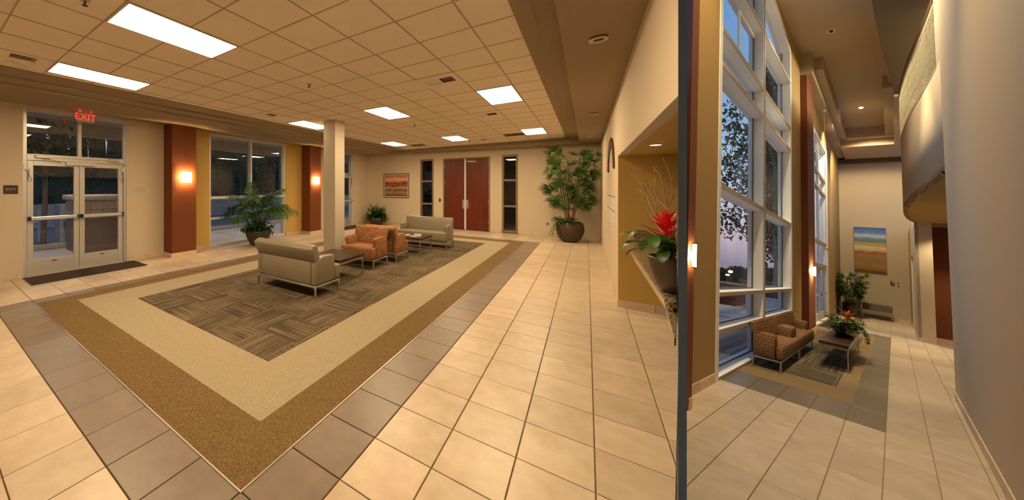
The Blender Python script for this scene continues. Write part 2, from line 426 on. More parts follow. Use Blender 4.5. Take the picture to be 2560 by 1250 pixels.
# ------------------------------------------------------------------ mesh helpers
class MB:
    """collects simple solids into one mesh"""

    def __init__(self):
        self.v = []; self.f = []; self.fixed_uv = None

    def add(self, vs, fs):
        o = len(self.v)
        self.v += [tuple(p) for p in vs]
        self.f += [tuple(i + o for i in q) for q in fs]
        return self

    def box(self, x0, x1, y0, y1, z0, z1):
        vs = [(x, y, z) for z in (z0, z1) for y in (y0, y1) for x in (x0, x1)]
        return self.add(vs, [(0, 2, 3, 1), (4, 5, 7, 6), (0, 1, 5, 4), (2, 6, 7, 3), (0, 4, 6, 2), (1, 3, 7, 5)])

    def prism(self, poly, lo, hi, axis='z'):
        n = len(poly)
        def P(a, b, c):
            return {'z': (a, b, c), 'x': (c, a, b), 'y': (a, c, b)}[axis]
        vs = [P(a, b, lo) for a, b in poly] + [P(a, b, hi) for a, b in poly]
        fs = [tuple(range(n - 1, -1, -1)), tuple(range(n, 2 * n))]
        fs += [(i, (i + 1) % n, n + (i + 1) % n, n + i) for i in range(n)]
        return self.add(vs, fs)

    def tube(self, pts, r, n=8, caps=True):
        pts = [Vector(p) for p in pts]
        rs = r if isinstance(r, (list, tuple)) else [r] * len(pts)
        vs = []; fs = []
        for i, p in enumerate(pts):
            d = (pts[min(i + 1, len(pts) - 1)] - pts[max(i - 1, 0)]).normalized()
            u = d.cross(Vector((0, 0, 1)) if abs(d.z) < 0.9 else Vector((1, 0, 0))).normalized()
            v = d.cross(u)
            for k in range(n):
                a = 2 * PI * k / n
                vs.append(p + (u * math.cos(a) + v * math.sin(a)) * rs[i])
        for i in range(len(pts) - 1):
            for k in range(n):
                fs.append((i * n + k, i * n + (k + 1) % n, (i + 1) * n + (k + 1) % n, (i + 1) * n + k))
        if caps:
            fs += [tuple(range(n - 1, -1, -1)), tuple(range((len(pts) - 1) * n, len(pts) * n))]
        return self.add(vs, fs)

    def lathe(self, prof, n=28, c=(0, 0)):
        vs = []; fs = []
        for r, z in prof:
            for k in range(n):
                a = 2 * PI * k / n
                vs.append((c[0] + r * math.cos(a), c[1] + r * math.sin(a), z))
        for i in range(len(prof) - 1):
            for k in range(n):
                fs.append((i * n + k, i * n + (k + 1) % n, (i + 1) * n + (k + 1) % n, (i + 1) * n + k))
        fs += [tuple(range(n - 1, -1, -1)), tuple(range((len(prof) - 1) * n, len(prof) * n))]
        return self.add(vs, fs)

    def quad(self, a, b, c, d):
        return self.add([a, b, c, d], [(0, 1, 2, 3)])


def make_mesh(name, mb, mat, scale=None, bevel=0, segs=2, smooth=False, uv01=None, xf=None):
    me = bpy.data.meshes.new(name)
    me.from_pydata(mb.v, [], mb.f)
    bm = bmesh.new(); bm.from_mesh(me)
    bmesh.ops.recalc_face_normals(bm, faces=bm.faces)
    if bevel:
        es = [e for e in bm.edges if len(e.link_faces) == 2 and e.calc_face_angle(0) > 0.5]
        bmesh.ops.bevel(bm, geom=es, offset=bevel, offset_type='OFFSET', segments=segs, profile=0.5, affect='EDGES', clamp_overlap=True)
    uvl = bm.loops.layers.uv.new('UVMap')
    for f in bm.faces:
        nrm = f.normal
        ax = max(range(3), key=lambda i: abs(nrm[i]))
        for l in f.loops:
            c = l.vert.co
            if uv01:
                (i, lo, hi), (j, lo2, hi2) = uv01
                l[uvl].uv = ((c[i] - lo) / (hi - lo), (c[j] - lo2) / (hi2 - lo2))
            else:
                l[uvl].uv = ((c.y, c.z), (c.x, c.z), (c.x, c.y))[ax]
        f.smooth = bool(smooth)
    if scale:
        for v in bm.verts:
            v.co = Vector((v.co.x * scale[0], v.co.y * scale[1], v.co.z * scale[2]))
    if xf:
        bmesh.ops.transform(bm, matrix=xf, verts=bm.verts)
    bm.to_mesh(me); bm.free()
    me.materials.append(mat)
    return me


def obj(name, mb, mat, parent=None, mw=None, **k):
    """one mesh object; parts get their thing as parent"""
    o = bpy.data.objects.new(name, make_mesh(name, mb, mat, **k))
    COL.objects.link(o)
    if parent is not None:
        o.parent = parent
    elif mw is not None:
        o.matrix_world = mw
    return o


def inst(o, loc, parent=None, rot=None, scale=None):
    """a copy sharing mesh data"""
    c = o.copy(); COL.objects.link(c)
    c.parent = parent if parent is not None else o.parent
    c.location = loc
    if rot is not None:
        c.rotation_euler = rot
    if scale is not None:
        c.scale = scale
    return c


def tag(o, label, cat, group=None, kind=None):
    o['label'] = label; o['category'] = cat
    if group: o['group'] = group
    if kind: o['kind'] = kind
    return o


def struct(name, mb, mat, parent=None, mw=None, **k):
    o = obj(name, mb, mat, parent, mw, **k)
    if parent is None:
        o['kind'] = 'structure'
    return o


def stuff(o):
    o['kind'] = 'stuff'
    return o


def thing(name, label, cat, loc=(0, 0, 0), rot=0, group=None, space=IDM):
    o = bpy.data.objects.new(name, None)
    o.empty_display_size = 0.1
    COL.objects.link(o)
    o.matrix_world = space @ Matrix.Translation(loc) @ Matrix.Rotation(rot, 4, 'Z')
    return tag(o, label, cat, group)


def dup(root, loc, rot=0, label=None, group=None, space=IDM, name=None):
    """copy a thing with its parts and sub-parts"""
    r = root.copy(); COL.objects.link(r)
    r.matrix_world = space @ Matrix.Translation(loc) @ Matrix.Rotation(rot, 4, 'Z')
    if label: r['label'] = label
    if group: r['group'] = group
    kids = [o for o in bpy.data.objects if o.parent == root]
    for ch in kids:
        sub = [o for o in bpy.data.objects if o.parent == ch]
        c = ch.copy(); COL.objects.link(c); c.parent = r
        for g in sub:
            d = g.copy(); COL.objects.link(d); d.parent = c
    return r


def text_mb(txt, size, spacing=1.0, depth=0.004):
    """letters as a mesh in the x-z plane, facing -y, centred"""
    cu = bpy.data.curves.new('lettering', 'FONT')
    cu.body = txt; cu.size = size; cu.align_x = 'CENTER'; cu.align_y = 'CENTER'
    cu.extrude = depth; cu.space_character = spacing; cu.resolution_u = 2
    o = bpy.data.objects.new('lettering', cu); COL.objects.link(o)
    dg = bpy.context.evaluated_depsgraph_get()
    me = bpy.data.meshes.new_from_object(o.evaluated_get(dg))
    mb = MB()
    mb.add([(v.co.x, -v.co.z, v.co.y) for v in me.vertices], [tuple(p.vertices) for p in me.polygons])
    bpy.data.objects.remove(o); bpy.data.curves.remove(cu); bpy.data.meshes.remove(me)
    return mb


def turned(mb, ang, off=(0, 0, 0)):
    """rotate a builder's points about z and move them"""
    c, s = math.cos(ang), math.sin(ang)
    mb.v = [(x * c - y * s + off[0], x * s + y * c + off[1], z + off[2]) for x, y, z in mb.v]
    return mb


def holes(u0, u1, z0, z1, hs):
    """rectangles left of a wall after cutting out the openings"""
    us = sorted({u0, u1, *[h[0] for h in hs], *[h[1] for h in hs]})
    out = []
    for a, b in zip(us, us[1:]):
        m = (a + b) / 2
        zs = z0
        for h in sorted([h for h in hs if h[0] < m < h[1]], key=lambda h: h[2]):
            if h[2] > zs: out.append((a, b, zs, h[2]))
            zs = h[3]
        if zs < z1: out.append((a, b, zs, z1))
    return out


def clip(poly, nx, ny, d):
    """keep the part of a polygon where nx*x+ny*y <= d"""
    out = []
    for i in range(len(poly)):
        p, q = poly[i], poly[(i + 1) % len(poly)]
        a = nx * p[0] + ny * p[1] - d; b = nx * q[0] + ny * q[1] - d
        if a <= 0: out.append(p)
        if a * b < 0:
            t = a / (a - b); out.append((p[0] + t * (q[0] - p[0]), p[1] + t * (q[1] - p[1])))
    return out


def area(poly):
    return abs(sum(poly[i][0] * poly[(i + 1) % len(poly)][1] - poly[(i + 1) % len(poly)][0] * poly[i][1] for i in range(len(poly)))) / 2


def tile_field(parent, name, cells, matl, matl_far, t=0.012, gap=0.004, near=(0, 0), limit=300, mw=None, zt=0.0, clips=()):
    """lay tiles one by one: the nearest as parts of the floor, the rest joined; cells = (x0,x1,y0,y1)"""
    L = []
    for (x0, x1, y0, y1) in cells:
        p = [(x0 + gap, y0 + gap), (x1 - gap, y0 + gap), (x1 - gap, y1 - gap), (x0 + gap, y1 - gap)]
        for c in clips: 
            if p: p = clip(p, *c)
        if len(p) < 3 or area(p) < 0.002: continue
        L.append((math.hypot((x0 + x1) / 2 - near[0], (y0 + y1) / 2 - near[1]), p))
    L.sort(key=lambda q: q[0])
    cache = {}
    far = MB()
    for i, (d, p) in enumerate(L):
        cx = sum(q[0] for q in p) / len(p); cy = sum(q[1] for q in p) / len(p)
        if i >= limit:
            far.prism(p, zt - t, zt); continue
        key = tuple((round(q[0] - cx, 4), round(q[1] - cy, 4)) for q in p)
        if key not in cache:
            o = obj(name, MB().prism(key, -t, 0), matl, parent, bevel=0.003 if len(L) < 900 else 0, segs=1)
            cache[key] = o
            o.location = (cx, cy, zt)
        else:
            inst(cache[key], (cx, cy, zt), parent)
    if far.v:
        stuff(obj(name + '_far', far, matl_far, parent))


# ------------------------------------------------------------------ plants
def leaf_mb(length, width, droop=0.4, fold=0.15, seg=5, tip=1.0, base=0.15):
    """one leaf along +x, arching down"""
    mb = MB(); vs = []; fs = []
    ang = 0.0; x = z = 0.0
    for i in range(seg + 1):
        t = i / seg
        wd = width * (base + (1 - base) * math.sin(PI * min(1, t * 0.85 + 0.12))) * (1 if t < 0.98 else 0.08)
        vs += [(x, -wd / 2, z + fold * wd), (x, 0, z), (x, wd / 2, z + fold * wd)]
        ang = -droop * (t + 0.5 / seg) * 1.6
        x += math.cos(ang) * length / seg; z += math.sin(ang) * length / seg
    for i in range(seg):
        a = i * 3
        fs += [(a, a + 3, a + 4, a + 1), (a + 1, a + 4, a + 5, a + 2)]
    return mb.add(vs, fs)


def merge(dst, src, mat4):
    o = len(dst.v)
    dst.v += [tuple(mat4 @ Vector(p)) for p in src.v]
    dst.f += [tuple(i + o for i in q) for q in src.f]
    return dst


def orient(loc, az, el, roll=0, s=1):
    return Matrix.Translation(loc) @ Matrix.Rotation(az, 4, 'Z') @ Matrix.Rotation(-el, 4, 'Y') @ Matrix.Rotation(roll, 4, 'X') @ Matrix.Scale(s, 4)


def fan_mb(n=8, length=0.28, width=0.035, spread=2.6, r=rnd, dr=(.05, .32)):
    """a palmate fan leaf on its stalk end, along +x"""
    mb = MB()
    for i in range(n):
        a = -spread / 2 + spread * i / (n - 1)
        l = length * (1 - 0.25 * abs(a) / spread * 2) * r.uniform(0.88, 1.08)
        merge(mb, leaf_mb(l, width, droop=r.uniform(*dr), seg=3, base=0.45), orient((0, 0, 0), a, r.uniform(0.0, 0.25)))
    return mb


def frond_mb(length=1.0, n=26, lw=0.028, ll=0.34, droop=0.9, r=rnd):
    """a feather palm frond along +x"""
    mb = MB(); pts = []; x = z = 0.0; seg = 9
    for i in range(seg + 1):
        t = i / seg
        pts.append((x, 0, z))
        ang = -droop * t * 1.5
        x += math.cos(ang) * length / seg; z += math.sin(ang) * length / seg
    mb.tube(pts, [0.011 - 0.008 * i / seg for i in range(seg + 1)], 4)
    for k in range(n):
        t = 0.28 + 0.72 * k / (n - 1)
        i = min(int(t * seg), seg - 1); f = t * seg - i
        p = Vector(pts[i]).lerp(Vector(pts[i + 1]), f)
        an = -droop * t * 1.5
        l = ll * (0.55 + 0.6 * math.sin(PI * min(1, t * 0.9))) * r.uniform(0.9, 1.1)
        for s in (-1, 1):
            m = Matrix.Translation(p) @ Matrix.Rotation(-an, 4, 'Y') @ Matrix.Rotation(s * r.uniform(0.75, 0.98), 4, 'Z') @ Matrix.Rotation(r.uniform(-0.15, 0.25), 4, 'Y')
            merge(mb, leaf_mb(l, lw, droop=r.uniform(0.3, 0.75), seg=3, base=0.5), m)
    return mb


def scatter_leaves(mb, n, center, rad, size, r, flat=0.5, shell=0.55):
    """loose leaf blades filling an ellipsoid crown"""
    for _ in range(n):
        while True:
            p = Vector((r.uniform(-1, 1), r.uniform(-1, 1), r.uniform(-1, 1)))
            if shell < p.length < 1: break
        c = Vector((center[0] + p.x * rad[0], center[1] + p.y * rad[1], center[2] + p.z * rad[2]))
        s = size * r.uniform(0.6, 1.3)
        u = Vector((r.uniform(-1, 1), r.uniform(-1, 1), r.uniform(-flat, flat))).normalized()
        v = u.cross(Vector((r.uniform(-1, 1), r.uniform(-1, 1), r.uniform(-1, 1)))).normalized()
        mb.add([c - u * s, c - u * s * 0.1 + v * s * 0.5, c + u * s, c - u * s * 0.1 - v * s * 0.5], [(0, 1, 2, 3)])
    return mb


def pot_parts(t, prof, scale=None, soil_r=None, soil_z=None):
    obj('pot', MB().lathe(prof, 30), M['pot'], t, scale=scale, smooth=True)
    obj('soil', MB().lathe([(0.01, soil_z - 0.02), (soil_r, soil_z - 0.02), (soil_r, soil_z), (0.01, soil_z)], 24), M['soil'], t, scale=scale)


def bromeliad(t, at, s, scale, r, mats=('leaf', 'red'), nl=12, nb=16):
    """strappy rosette with a bright flower head; leaves and bracts are parts"""
    base = {}
    for i in range(nl):
        k = i % 2
        l = leaf_mb(0.42 * s * r.uniform(0.85, 1.15), 0.055 * s, droop=r.uniform(0.5, 0.9), seg=6, base=0.6)
        mb = merge(MB(), l, orient(at, 2 * PI * i / nl + r.uniform(-0.2, 0.2), r.uniform(0.45, 0.95)))
        obj('strap_leaf', mb, M[mats[0]], t, scale=scale, smooth=True)
    for i in range(nb):
        h = 0.10 + 0.20 * i / nb
        l = leaf_mb(0.17 * s * (1.25 - 0.6 * i / nb), 0.05 * s, droop=0.25, seg=4, base=0.5)
        mb = merge(MB(), l, orient((at[0], at[1], at[2] + h * s), i * 2.4, 0.35 + 1.0 * i / nb))
        obj('flower_bract', mb, M[mats[1]], t, scale=scale, smooth=True)


def rhapis(t, base_z, height, spread, nf, r, scale=None, leafm='leaf', fan=(7, 0.27, 0.036)):
    """lady palm: canes, each leaf a fan"""
    canes = 7
    tops = []
    for i in range(canes):
        a = 2 * PI * i / canes + r.uniform(-0.3, 0.3)
        b = Vector((0.10 * math.cos(a), 0.10 * math.sin(a), base_z))
        h = height * r.uniform(0.55, 0.92)
        tp = Vector((spread * 0.45 * math.cos(a), spread * 0.45 * math.sin(a), base_z + h))
        pts = [b.lerp(tp, k / 4) + Vector((r.uniform(-.02, .02), r.uniform(-.02, .02), 0)) for k in range(5)]
        obj('cane', MB().tube(pts, 0.014, 6), M['stem'], t, scale=scale)
        tops.append((b, tp))
    protos = [fan_mb(fan[0], fan[1], fan[2], 2.7, r) for _ in range(6)]
    for i in range(nf):
        b, tp = tops[i % canes]
        k = 0.22 + 0.78 * (i // canes + r.random()) / (nf / canes)
        p = b.lerp(tp, min(k, 1))
        az = math.atan2(p.y, p.x) + r.uniform(-1.5, 1.5)
        el = r.uniform(-0.1, 0.9) if k < 0.85 else r.uniform(0.4, 1.3)
        st = spread * r.uniform(0.25, 0.62)
        q = p + Vector((math.cos(az) * math.cos(el), math.sin(az) * math.cos(el), math.sin(el))) * st
        mb = MB().tube([p, p.lerp(q, 0.5) + Vector((0, 0, 0.03)), q], 0.004, 4)
        merge(mb, protos[i % 6], orient(q, az, el - r.uniform(.1, .9), r.uniform(-1.1, 1.1), r.uniform(0.8, 1.15)))
        obj('fan_leaf', mb, M[leafm if r.random() < 0.6 else 'leaf_dark'], t, scale=scale)


def trailing(t, starts, r, scale, size=0.06, n=9, drop=0.5, mat='leaf_dark', name='trailing_stem'):
    """vines hanging over a pot's rim, leaves and all"""
    for (x, y, z, az) in starts:
        mb = MB(); p = Vector((x, y, z)); pts = [p.copy()]
        d = Vector((math.cos(az), math.sin(az), 0.4))
        for k in range(n):
            d = (d + Vector((r.uniform(-.2, .2), r.uniform(-.2, .2), -0.45))).normalized()
            p = p + d * drop / n; pts.append(p.copy())
            merge(mb, leaf_mb(size * r.uniform(0.8, 1.2), size * 0.7, droop=0.5, seg=3, base=0.4), orient(p, r.uniform(0, 6.3), r.uniform(-0.5, 0.5)))
        mb.tube(pts, 0.003, 4)
        obj(name, mb, M[mat], t, scale=scale)


def bushy(t, n, at, rad, size, r, scale, mats, zmin=-9, name='leaf_spray'):
    """leafy filler: sprays of a dozen leaves, each spray a part"""
    for i in range(n):
        az = r.uniform(0, 2 * PI); el = r.uniform(-0.25, 1.2)
        mb = MB()
        d = Vector((math.cos(az) * math.cos(el) * rad[0], math.sin(az) * math.cos(el) * rad[1], math.sin(el) * rad[2]))
        q = Vector(at) + d * r.uniform(0.55, 1.0)
        mb.tube([at, Vector(at).lerp(q, 0.5) + Vector((0, 0, 0.04)), q], 0.004, 4)
        for k in range(9):
            f = 0.45 + 0.55 * k / 8
            p = Vector(at).lerp(q, f)
            merge(mb, leaf_mb(size * r.uniform(0.8, 1.3), size * 0.42, droop=r.uniform(0.2, 0.8), seg=3, base=0.3), orient(p, az + r.uniform(-1.6, 1.6), r.uniform(-0.5, 0.8)))
        obj(name, mb, M[r.choice(mats)], t, scale=scale, smooth=True)


# =================================================================== LOUNGE: the room itself
XW, XR, YB, YF = -9.93, 0.42, 15.9, -2.5
RAY = math.atan((1706 - 848) / 816) - THETA          # heading of the partition between the two halls
PD = (math.sin(RAY), math.cos(RAY))
TP = PD[0] / PD[1]                                    # the partition's line is x = TP * y

floor = struct('floor', MB().box(XW - 0.1, XR, 7.2, YB, -0.12, -0.012).add(
    [(XW - .1, YF, -.12), (0.0, YF, -.12), (0.0, 0, -.12), (TP * 7.2, 7.2, -.12), (XW - .1, 7.2, -.12),
     (XW - .1, YF, -.012), (0.0, YF, -.012), (0.0, 0, -.012), (TP * 7.2, 7.2, -.012), (XW - .1, 7.2, -.012)],
    [(4, 3, 2, 1, 0), (5, 6, 7, 8, 9), (0, 1, 6, 5), (1, 2, 7, 6), (2, 3, 8, 7), (3, 4, 9, 8), (4, 0, 5, 9)]), M['grout'])
T = 0.466
GX0, GY0 = -1.35, 0.855
CX0, CX1, CY0, CY1 = -7.57, -1.816, 1.321, 13.55      # outer edge of the carpet
cells, grey = [], []
for i in range(-20, 8):
    for j in range(-4, 34):
        x0, y0 = GX0 + i * T, GY0 + j * T
        x1, y1 = x0 + T, y0 + T
        xm, ym = x0 + T / 2, y0 + T / 2
        if x1 < XW - 0.1 or y0 > YB or x0 > 1.3: continue
        if CX0 - 0.05 < xm < CX1 and CY0 - 0.05 < ym < CY1: continue
        g = CX0 - T < xm < CX1 + T + 0.02 and CY0 - T - 0.02 < ym < CY1 + T
        q = (max(x0, XW - 0.1), x1, y0, min(y1, YB))
        if y0 > 7.0: q = (q[0], min(x1, XR), q[2], q[3])
        if q[1] - q[0] < 0.03 or q[3] - q[2] < 0.03: continue
        (grey if g else cells).append(q)
cl = [(1.0, -TP, -0.03)]
near_c = [q for q in cells if q[2] < 7.0]; far_c = [q for q in cells if q[2] >= 7.0]
tile_field(floor, 'floor_tile', near_c, M['tile'], M['tile_far'], near=(-1.2, 2.5), limit=300, clips=cl)
tile_field(floor, 'floor_tile', far_c, M['tile'], M['tile_far'], near=(-1, 7), limit=110)
tile_field(floor, 'taupe_floor_tile', grey, M['tile_grey'], M['tile_grey'], near=(-1.5, 1), limit=120, clips=cl)


def ring(x0, x1, y0, y1, a0, a1, b0, b1, z0, z1):
    m = MB()
    m.box(x0, x1, y0, b0, z0, z1); m.box(x0, x1, b1, y1, z0, z1)
    m.box(x0, a0, b0, b1, z0, z1); m.box(a1, x1, b0, b1, z0, z1)
    return m


c1 = obj('carpet_border', ring(CX0, CX1, CY0, CY1, -7.205, -2.22, 1.81, 13.15, -0.01, 0.004), M['carpet_tan'], floor)
c1['label'] = 'tan outer border of the inlaid carpet'
c2 = obj('carpet_band', ring(-7.205, -2.22, 1.81, 13.15, -6.45, -2.91, 2.49, 12.5, -0.01, 0.005), M['carpet_sand'], floor)
c2['label'] = 'pale sand band of the inlaid carpet'
c3 = obj('carpet_field', MB().box(-6.45, -2.91, 2.49, 12.5, -0.01, 0.006), M['carpet_strand'], floor)
c3['label'] = 'dark striated carpet tiles in the middle'
tr = obj('metal_edge_strip', ring(CX0 - .012, CX1 + .012, CY0 - .012, CY1 + .012, CX0, CX1, CY0, CY1, -0.01, 0.006), M['steel'], floor)

# ---- walls
ochre = (-10.2, XW)
m = MB()
for (y0, y1) in ((YF, 1.52), (3.58, 5.27), (11.1, 12.15), (14.30, YB)):
    m.box(-10.2, XW, y0, y1, 0, 3.95)
m.box(-10.2, XW, 1.52, 3.58, 3.80, 3.95).box(-10.2, XW, 12.15, 14.3, 3.80, 3.95)
struct('wall_left', m, M['wall'])
m = MB()
m.box(-10.2, XW, 5.27, 6.0, 0, 3.95).box(-10.2, XW, 9.43, 10.36, 0, 3.95).box(-10.2, XW, 6.0, 9.43, 3.80, 3.95)
m.box(-10.2, XW, 10.36, 11.1, 0, 3.95)
struct('wall_left_bay', m, M['wall_ochre'])
for k, (y0, y1) in enumerate(((4.54, 5.27), (10.38, 11.1))):
    struct('pilaster', MB().box(XW, -9.44, y0, y1, 0.0, 3.83), M['wall_rust'])
m = MB()
for (a, b, z0, z1) in holes(-10.2, XR, 0, 3.95, [(-6.82, -6.12, 0.0, 3.44), (-5.64, -3.49, 0, 3.42), (-3.0, -2.376, 0.0, 3.43)]):
    m.box(a, b, YB, YB + 0.2, z0, z1)
struct('wall_back', m, M['wall'])
struct('wall_right', MB().box(XR, XR + 0.09, 7.3, YB, 0, 3.95).box(XR, XR + 0.09, 7.2, 7.3, 2.53, 3.95).prism(clip([(XR, 2.60), (XR + .09, 2.60), (XR + .09, 7.2), (XR, 7.2)], 1, -TP, -.012), 2.53, 3.95), M['wall'])
struct('wall_niche', MB().box(XR, 7.2 * TP - 0.02, 7.2, 7.3, 0, 2.53), M['wall_ochre'])
struct('ceiling_niche', MB().prism(clip([(XR + .09, 2.6), (1.3, 2.6), (1.3, 7.2), (XR + .09, 7.2)], 1, -TP, -.02), 2.53, 2.6), M['wall_ochre'])
struct('wall_front', MB().box(-10.2, -.5, YF - 0.2, YF, 0, 3.95).box(-.5, 3.0, YF - .2, YF, -3, 14), M['wall'])
# the partition that divides lounge and hall, a thin slate-coloured wall
dn, df = 1.75, 1.75
def on_ray(px, d):
    t = (px - 848) / 816
    fx, fy = -math.sin(THETA), math.cos(THETA); rx, ry = math.cos(THETA), math.sin(THETA)
    return (d * (fx + rx * t), d * (fy + ry * t))
pa, pb = on_ray(1695.5, dn), on_ray(1717, dn)
LEN = 4.75
struct('wall_partition', MB().prism([pa, pb, (pb[0] + PD[0] * LEN, pb[1] + PD[1] * LEN), (pa[0] + PD[0] * LEN, pa[1] + PD[1] * LEN)], -2.0, 5.0), M['partition'])

# ---- baseboards of cut tile, one piece after another
def base_run(parent, axis, fixed, lo, hi, side, h=0.115, t=0.014, step=0.466, mw=None):
    k = lo
    cache = {}
    while k < hi - 0.02:
        e = min(k + step, hi)
        ln = round(e - k - 0.004, 3)
        a, b = (fixed, fixed + side * t) if side > 0 else (fixed - t, fixed)
        mb = MB()
        if ln not in cache:
            if axis == 'y': mb.box(0, b - a, 0, ln, 0, h)
            else: mb.box(0, ln, 0, b - a, 0, h)
            cache[ln] = obj('base_tile', mb, M['basetile'], parent, bevel=0.003, segs=1)
            cache[ln].location = (a, k, 0) if axis == 'y' else (k, a, 0)
        else:
            inst(cache[ln], (a, k, 0) if axis == 'y' else (k, a, 0), parent)
        k = e


def base_root(name, mb, mw=None):
    return struct(name, mb, M['grout'], mw=mw)


bl = base_root('baseboard_left', MB().box(XW, XW + .006, YF, 1.50, 0, .11).box(XW, XW + .006, 3.6, 6.0, 0, .11).box(XW, XW + .006, 9.45, 12.1, 0, .11).box(XW, XW + .006, 14.32, YB, 0, .11))
for lo, hi in ((-0.9, 1.50), (3.60, 4.54), (5.285, 6.0), (9.45, 10.365), (11.115, 12.1), (14.32, YB)):
    base_run(bl, 'y', XW, lo, hi, 1)
for y0, y1 in ((4.54, 5.27), (10.38, 11.1)):
    base_run(bl, 'y', -9.44, y0 - .014, y1 + .014, 1)
    base_run(bl, 'x', y0, XW + .014, -9.44, -1); base_run(bl, 'x', y1, XW + .014, -9.44, 1)
bb = base_root('baseboard_back', MB().box(XW, -6.85, YB - .006, YB, 0, .11).box(-6.1, -5.68, YB - .006, YB, 0, .11).box(-3.45, -3.03, YB - .006, YB, 0, .11).box(-2.35, XR, YB - .006, YB, 0, .11))
for lo, hi in ((XW + .02, -6.85), (-6.09, -5.68), (-3.45, -3.03), (-2.34, XR - .02)):
    base_run(bb, 'x', YB, lo, hi, -1)
br_ = base_root('baseboard_right', MB().box(XR - .006, XR, 7.2, YB, 0, .11))
base_run(br_, 'y', XR, 7.2, YB - .02, -1)
base_run(br_, 'x', 7.2, XR - .014, 1.13, -1)

# ---- ceiling: soffit ring, two shallow steps, and the lay-in tiles
O = [(-9.95, YF, 3.86), (-9.95, YB, 3.80), (XR, YB, 3.66), (XR, YF, 3.56)]
I = [(-8.1, -1.6, 3.80), (-8.1, 15.2, 3.775), (-0.22, 15.2, 3.66), (-0.22, -1.6, 3.59)]
J = [(x, y, 3.835) for x, y, z in I]
K = [(-7.72, -1.45, 3.835), (-7.72, 15.10, 3.835), (-0.43, 15.10, 3.835), (-0.43, -1.45, 3.835)]
K2 = [(x, y, 3.876) for x, y, z in K]
Fd = [(-7.2, -1.32, 3.876), (-7.2, 14.95, 3.876), (-0.63, 14.95, 3.876), (-0.63, -1.32, 3.876)]
F2 = [(x, y, 3.93) for x, y, z in Fd]
def loops(*rs):
    mb = MB(); vs = [p for r in rs for p in r]; fs = []
    for k in range(len(rs) - 1):
        for i in range(4):
            fs.append((k * 4 + i, k * 4 + (i + 1) % 4, k * 4 + 4 + (i + 1) % 4, k * 4 + 4 + i))
    return mb.add(vs, fs)
TOP = [(x, y, 4.1) for x, y, z in F2]
OT = [(x, y, 4.1) for x, y, z in O]
struct('ceiling_soffit', loops(O, I, J), M['soffit'])
struct('trim_ceiling_step', loops(J, K, K2, Fd, F2), M['soffit'])
ceil = struct('ceiling', MB().box(-10.2, XR + .09, YF - .2, YB + .2, 4.02, 4.12), M['dark'])
MX, MY, AX, AY, ZC = 0.655, 0.669, -3.705, 6.69, 3.886
LIGHTS = [(-1.74, 1.338), (-4.36, 1.338), (-6.98, 1.338), (-1.74, 6.69), (-4.36, 6.69), (-6.98, 6.69), (-1.74, 12.042), (-4.36, 12.042), (-6.98, 12.042)]
VENTS = [(-2.395, 5.352), (-2.395, 8.697), (-6.98, 0.669), (-6.98, 5.352), (-3.705, 13.38), (-7.635, 8.697)]
RETURNS = [(-2.395, 12.711), (-6.325, 13.38)]
taken = set()
def cell_of(x, y): return (round((x - AX) / MX), round((y - AY) / MY))
for x, y in LIGHTS:
    i, j = cell_of(x, y); taken |= {(i, j), (i, j + 1)}
for x, y in VENTS + RETURNS: taken.add(cell_of(x, y))
cache = {}
for i in range(-7, 6):
    for j in range(-13, 14):
        if (i, j) in taken: continue
        x0, x1 = max(AX + i * MX, -7.2), min(AX + (i + 1) * MX, -0.63)
        y0, y1 = max(AY + j * MY, -1.32), min(AY + (j + 1) * MY, 14.95)
        if x1 - x0 < 0.05 or y1 - y0 < 0.05: continue
        key = (round(x1 - x0, 3), round(y1 - y0, 3))
        pos = ((x0 + x1) / 2, (y0 + y1) / 2, ZC + 0.003 + rnd.uniform(0, 0.002))
        rot = (rnd.uniform(-.0015, .0015), rnd.uniform(-.0015, .0015), 0)
        if key not in cache:
            hx, hy = key[0] / 2 - .005, key[1] / 2 - .005
            o = obj('ceiling_tile', MB().box(-hx, hx, -hy, hy, 0, 0.015), M['ceil'], ceil, bevel=0.004, segs=1)
            o.location = pos; o.rotation_euler = rot; cache[key] = o
        else:
            inst(cache[key], pos, ceil, rot)
for i in range(-7, 7):
    x = AX + i * MX
    if -7.2 < x < -0.63:
        obj('grid_bar', MB().box(x - .008, x + .008, -1.32, 14.95, ZC - .001, ZC + .012), M['grid'], ceil)
for j in range(-13, 14):
    y = AY + j * MY
    if -1.3 < y < 14.95:
        obj('grid_bar', MB().box(-7.2, -0.63, y - .008, y + .008, ZC + .0005, ZC + .012), M['grid'], ceil)

LN = ['over the carpet corner nearest the right wall', 'second in its row, over the near end of the carpet', 'beside the slotted vent nearest the exit doors',
      'over the tile aisle by the square vent', 'over the armchairs beside the column', 'just behind the top of the column',
      'beside the dark return grille near the back wall', 'in front of the cherry double doors', 'over the far corner by the framed picture']
first = None
for (x, y), lab in zip(LIGHTS, LN):
    lb = 'bright rectangular ceiling light panel ' + lab
    if first is None:
        t = thing('ceiling_light', lb, 'ceiling light', (x + MX / 2, y + MY, ZC), 0, 'lay-in light panels of the lounge ceiling')
        fr = MB()
        hx, hy = MX / 2 - .003, MY - .003
        fr.box(-hx, hx, -hy, -hy + .022, -.006, .02).box(-hx, hx, hy - .022, hy, -.006, .02)
        fr.box(-hx, -hx + .022, -hy + .022, hy - .022, -.006, .02).box(hx - .022, hx, -hy + .022, hy - .022, -.006, .02)
        obj('frame', fr, M['ivory'], t)
        obj('diffuser', MB().box(-hx + .022, hx - .022, -hy + .022, hy - .022, 0.0, .012), M['panel_light'], t)
        first = t
    else:
        dup(first, (x + MX / 2, y + MY, ZC), 0, lb)

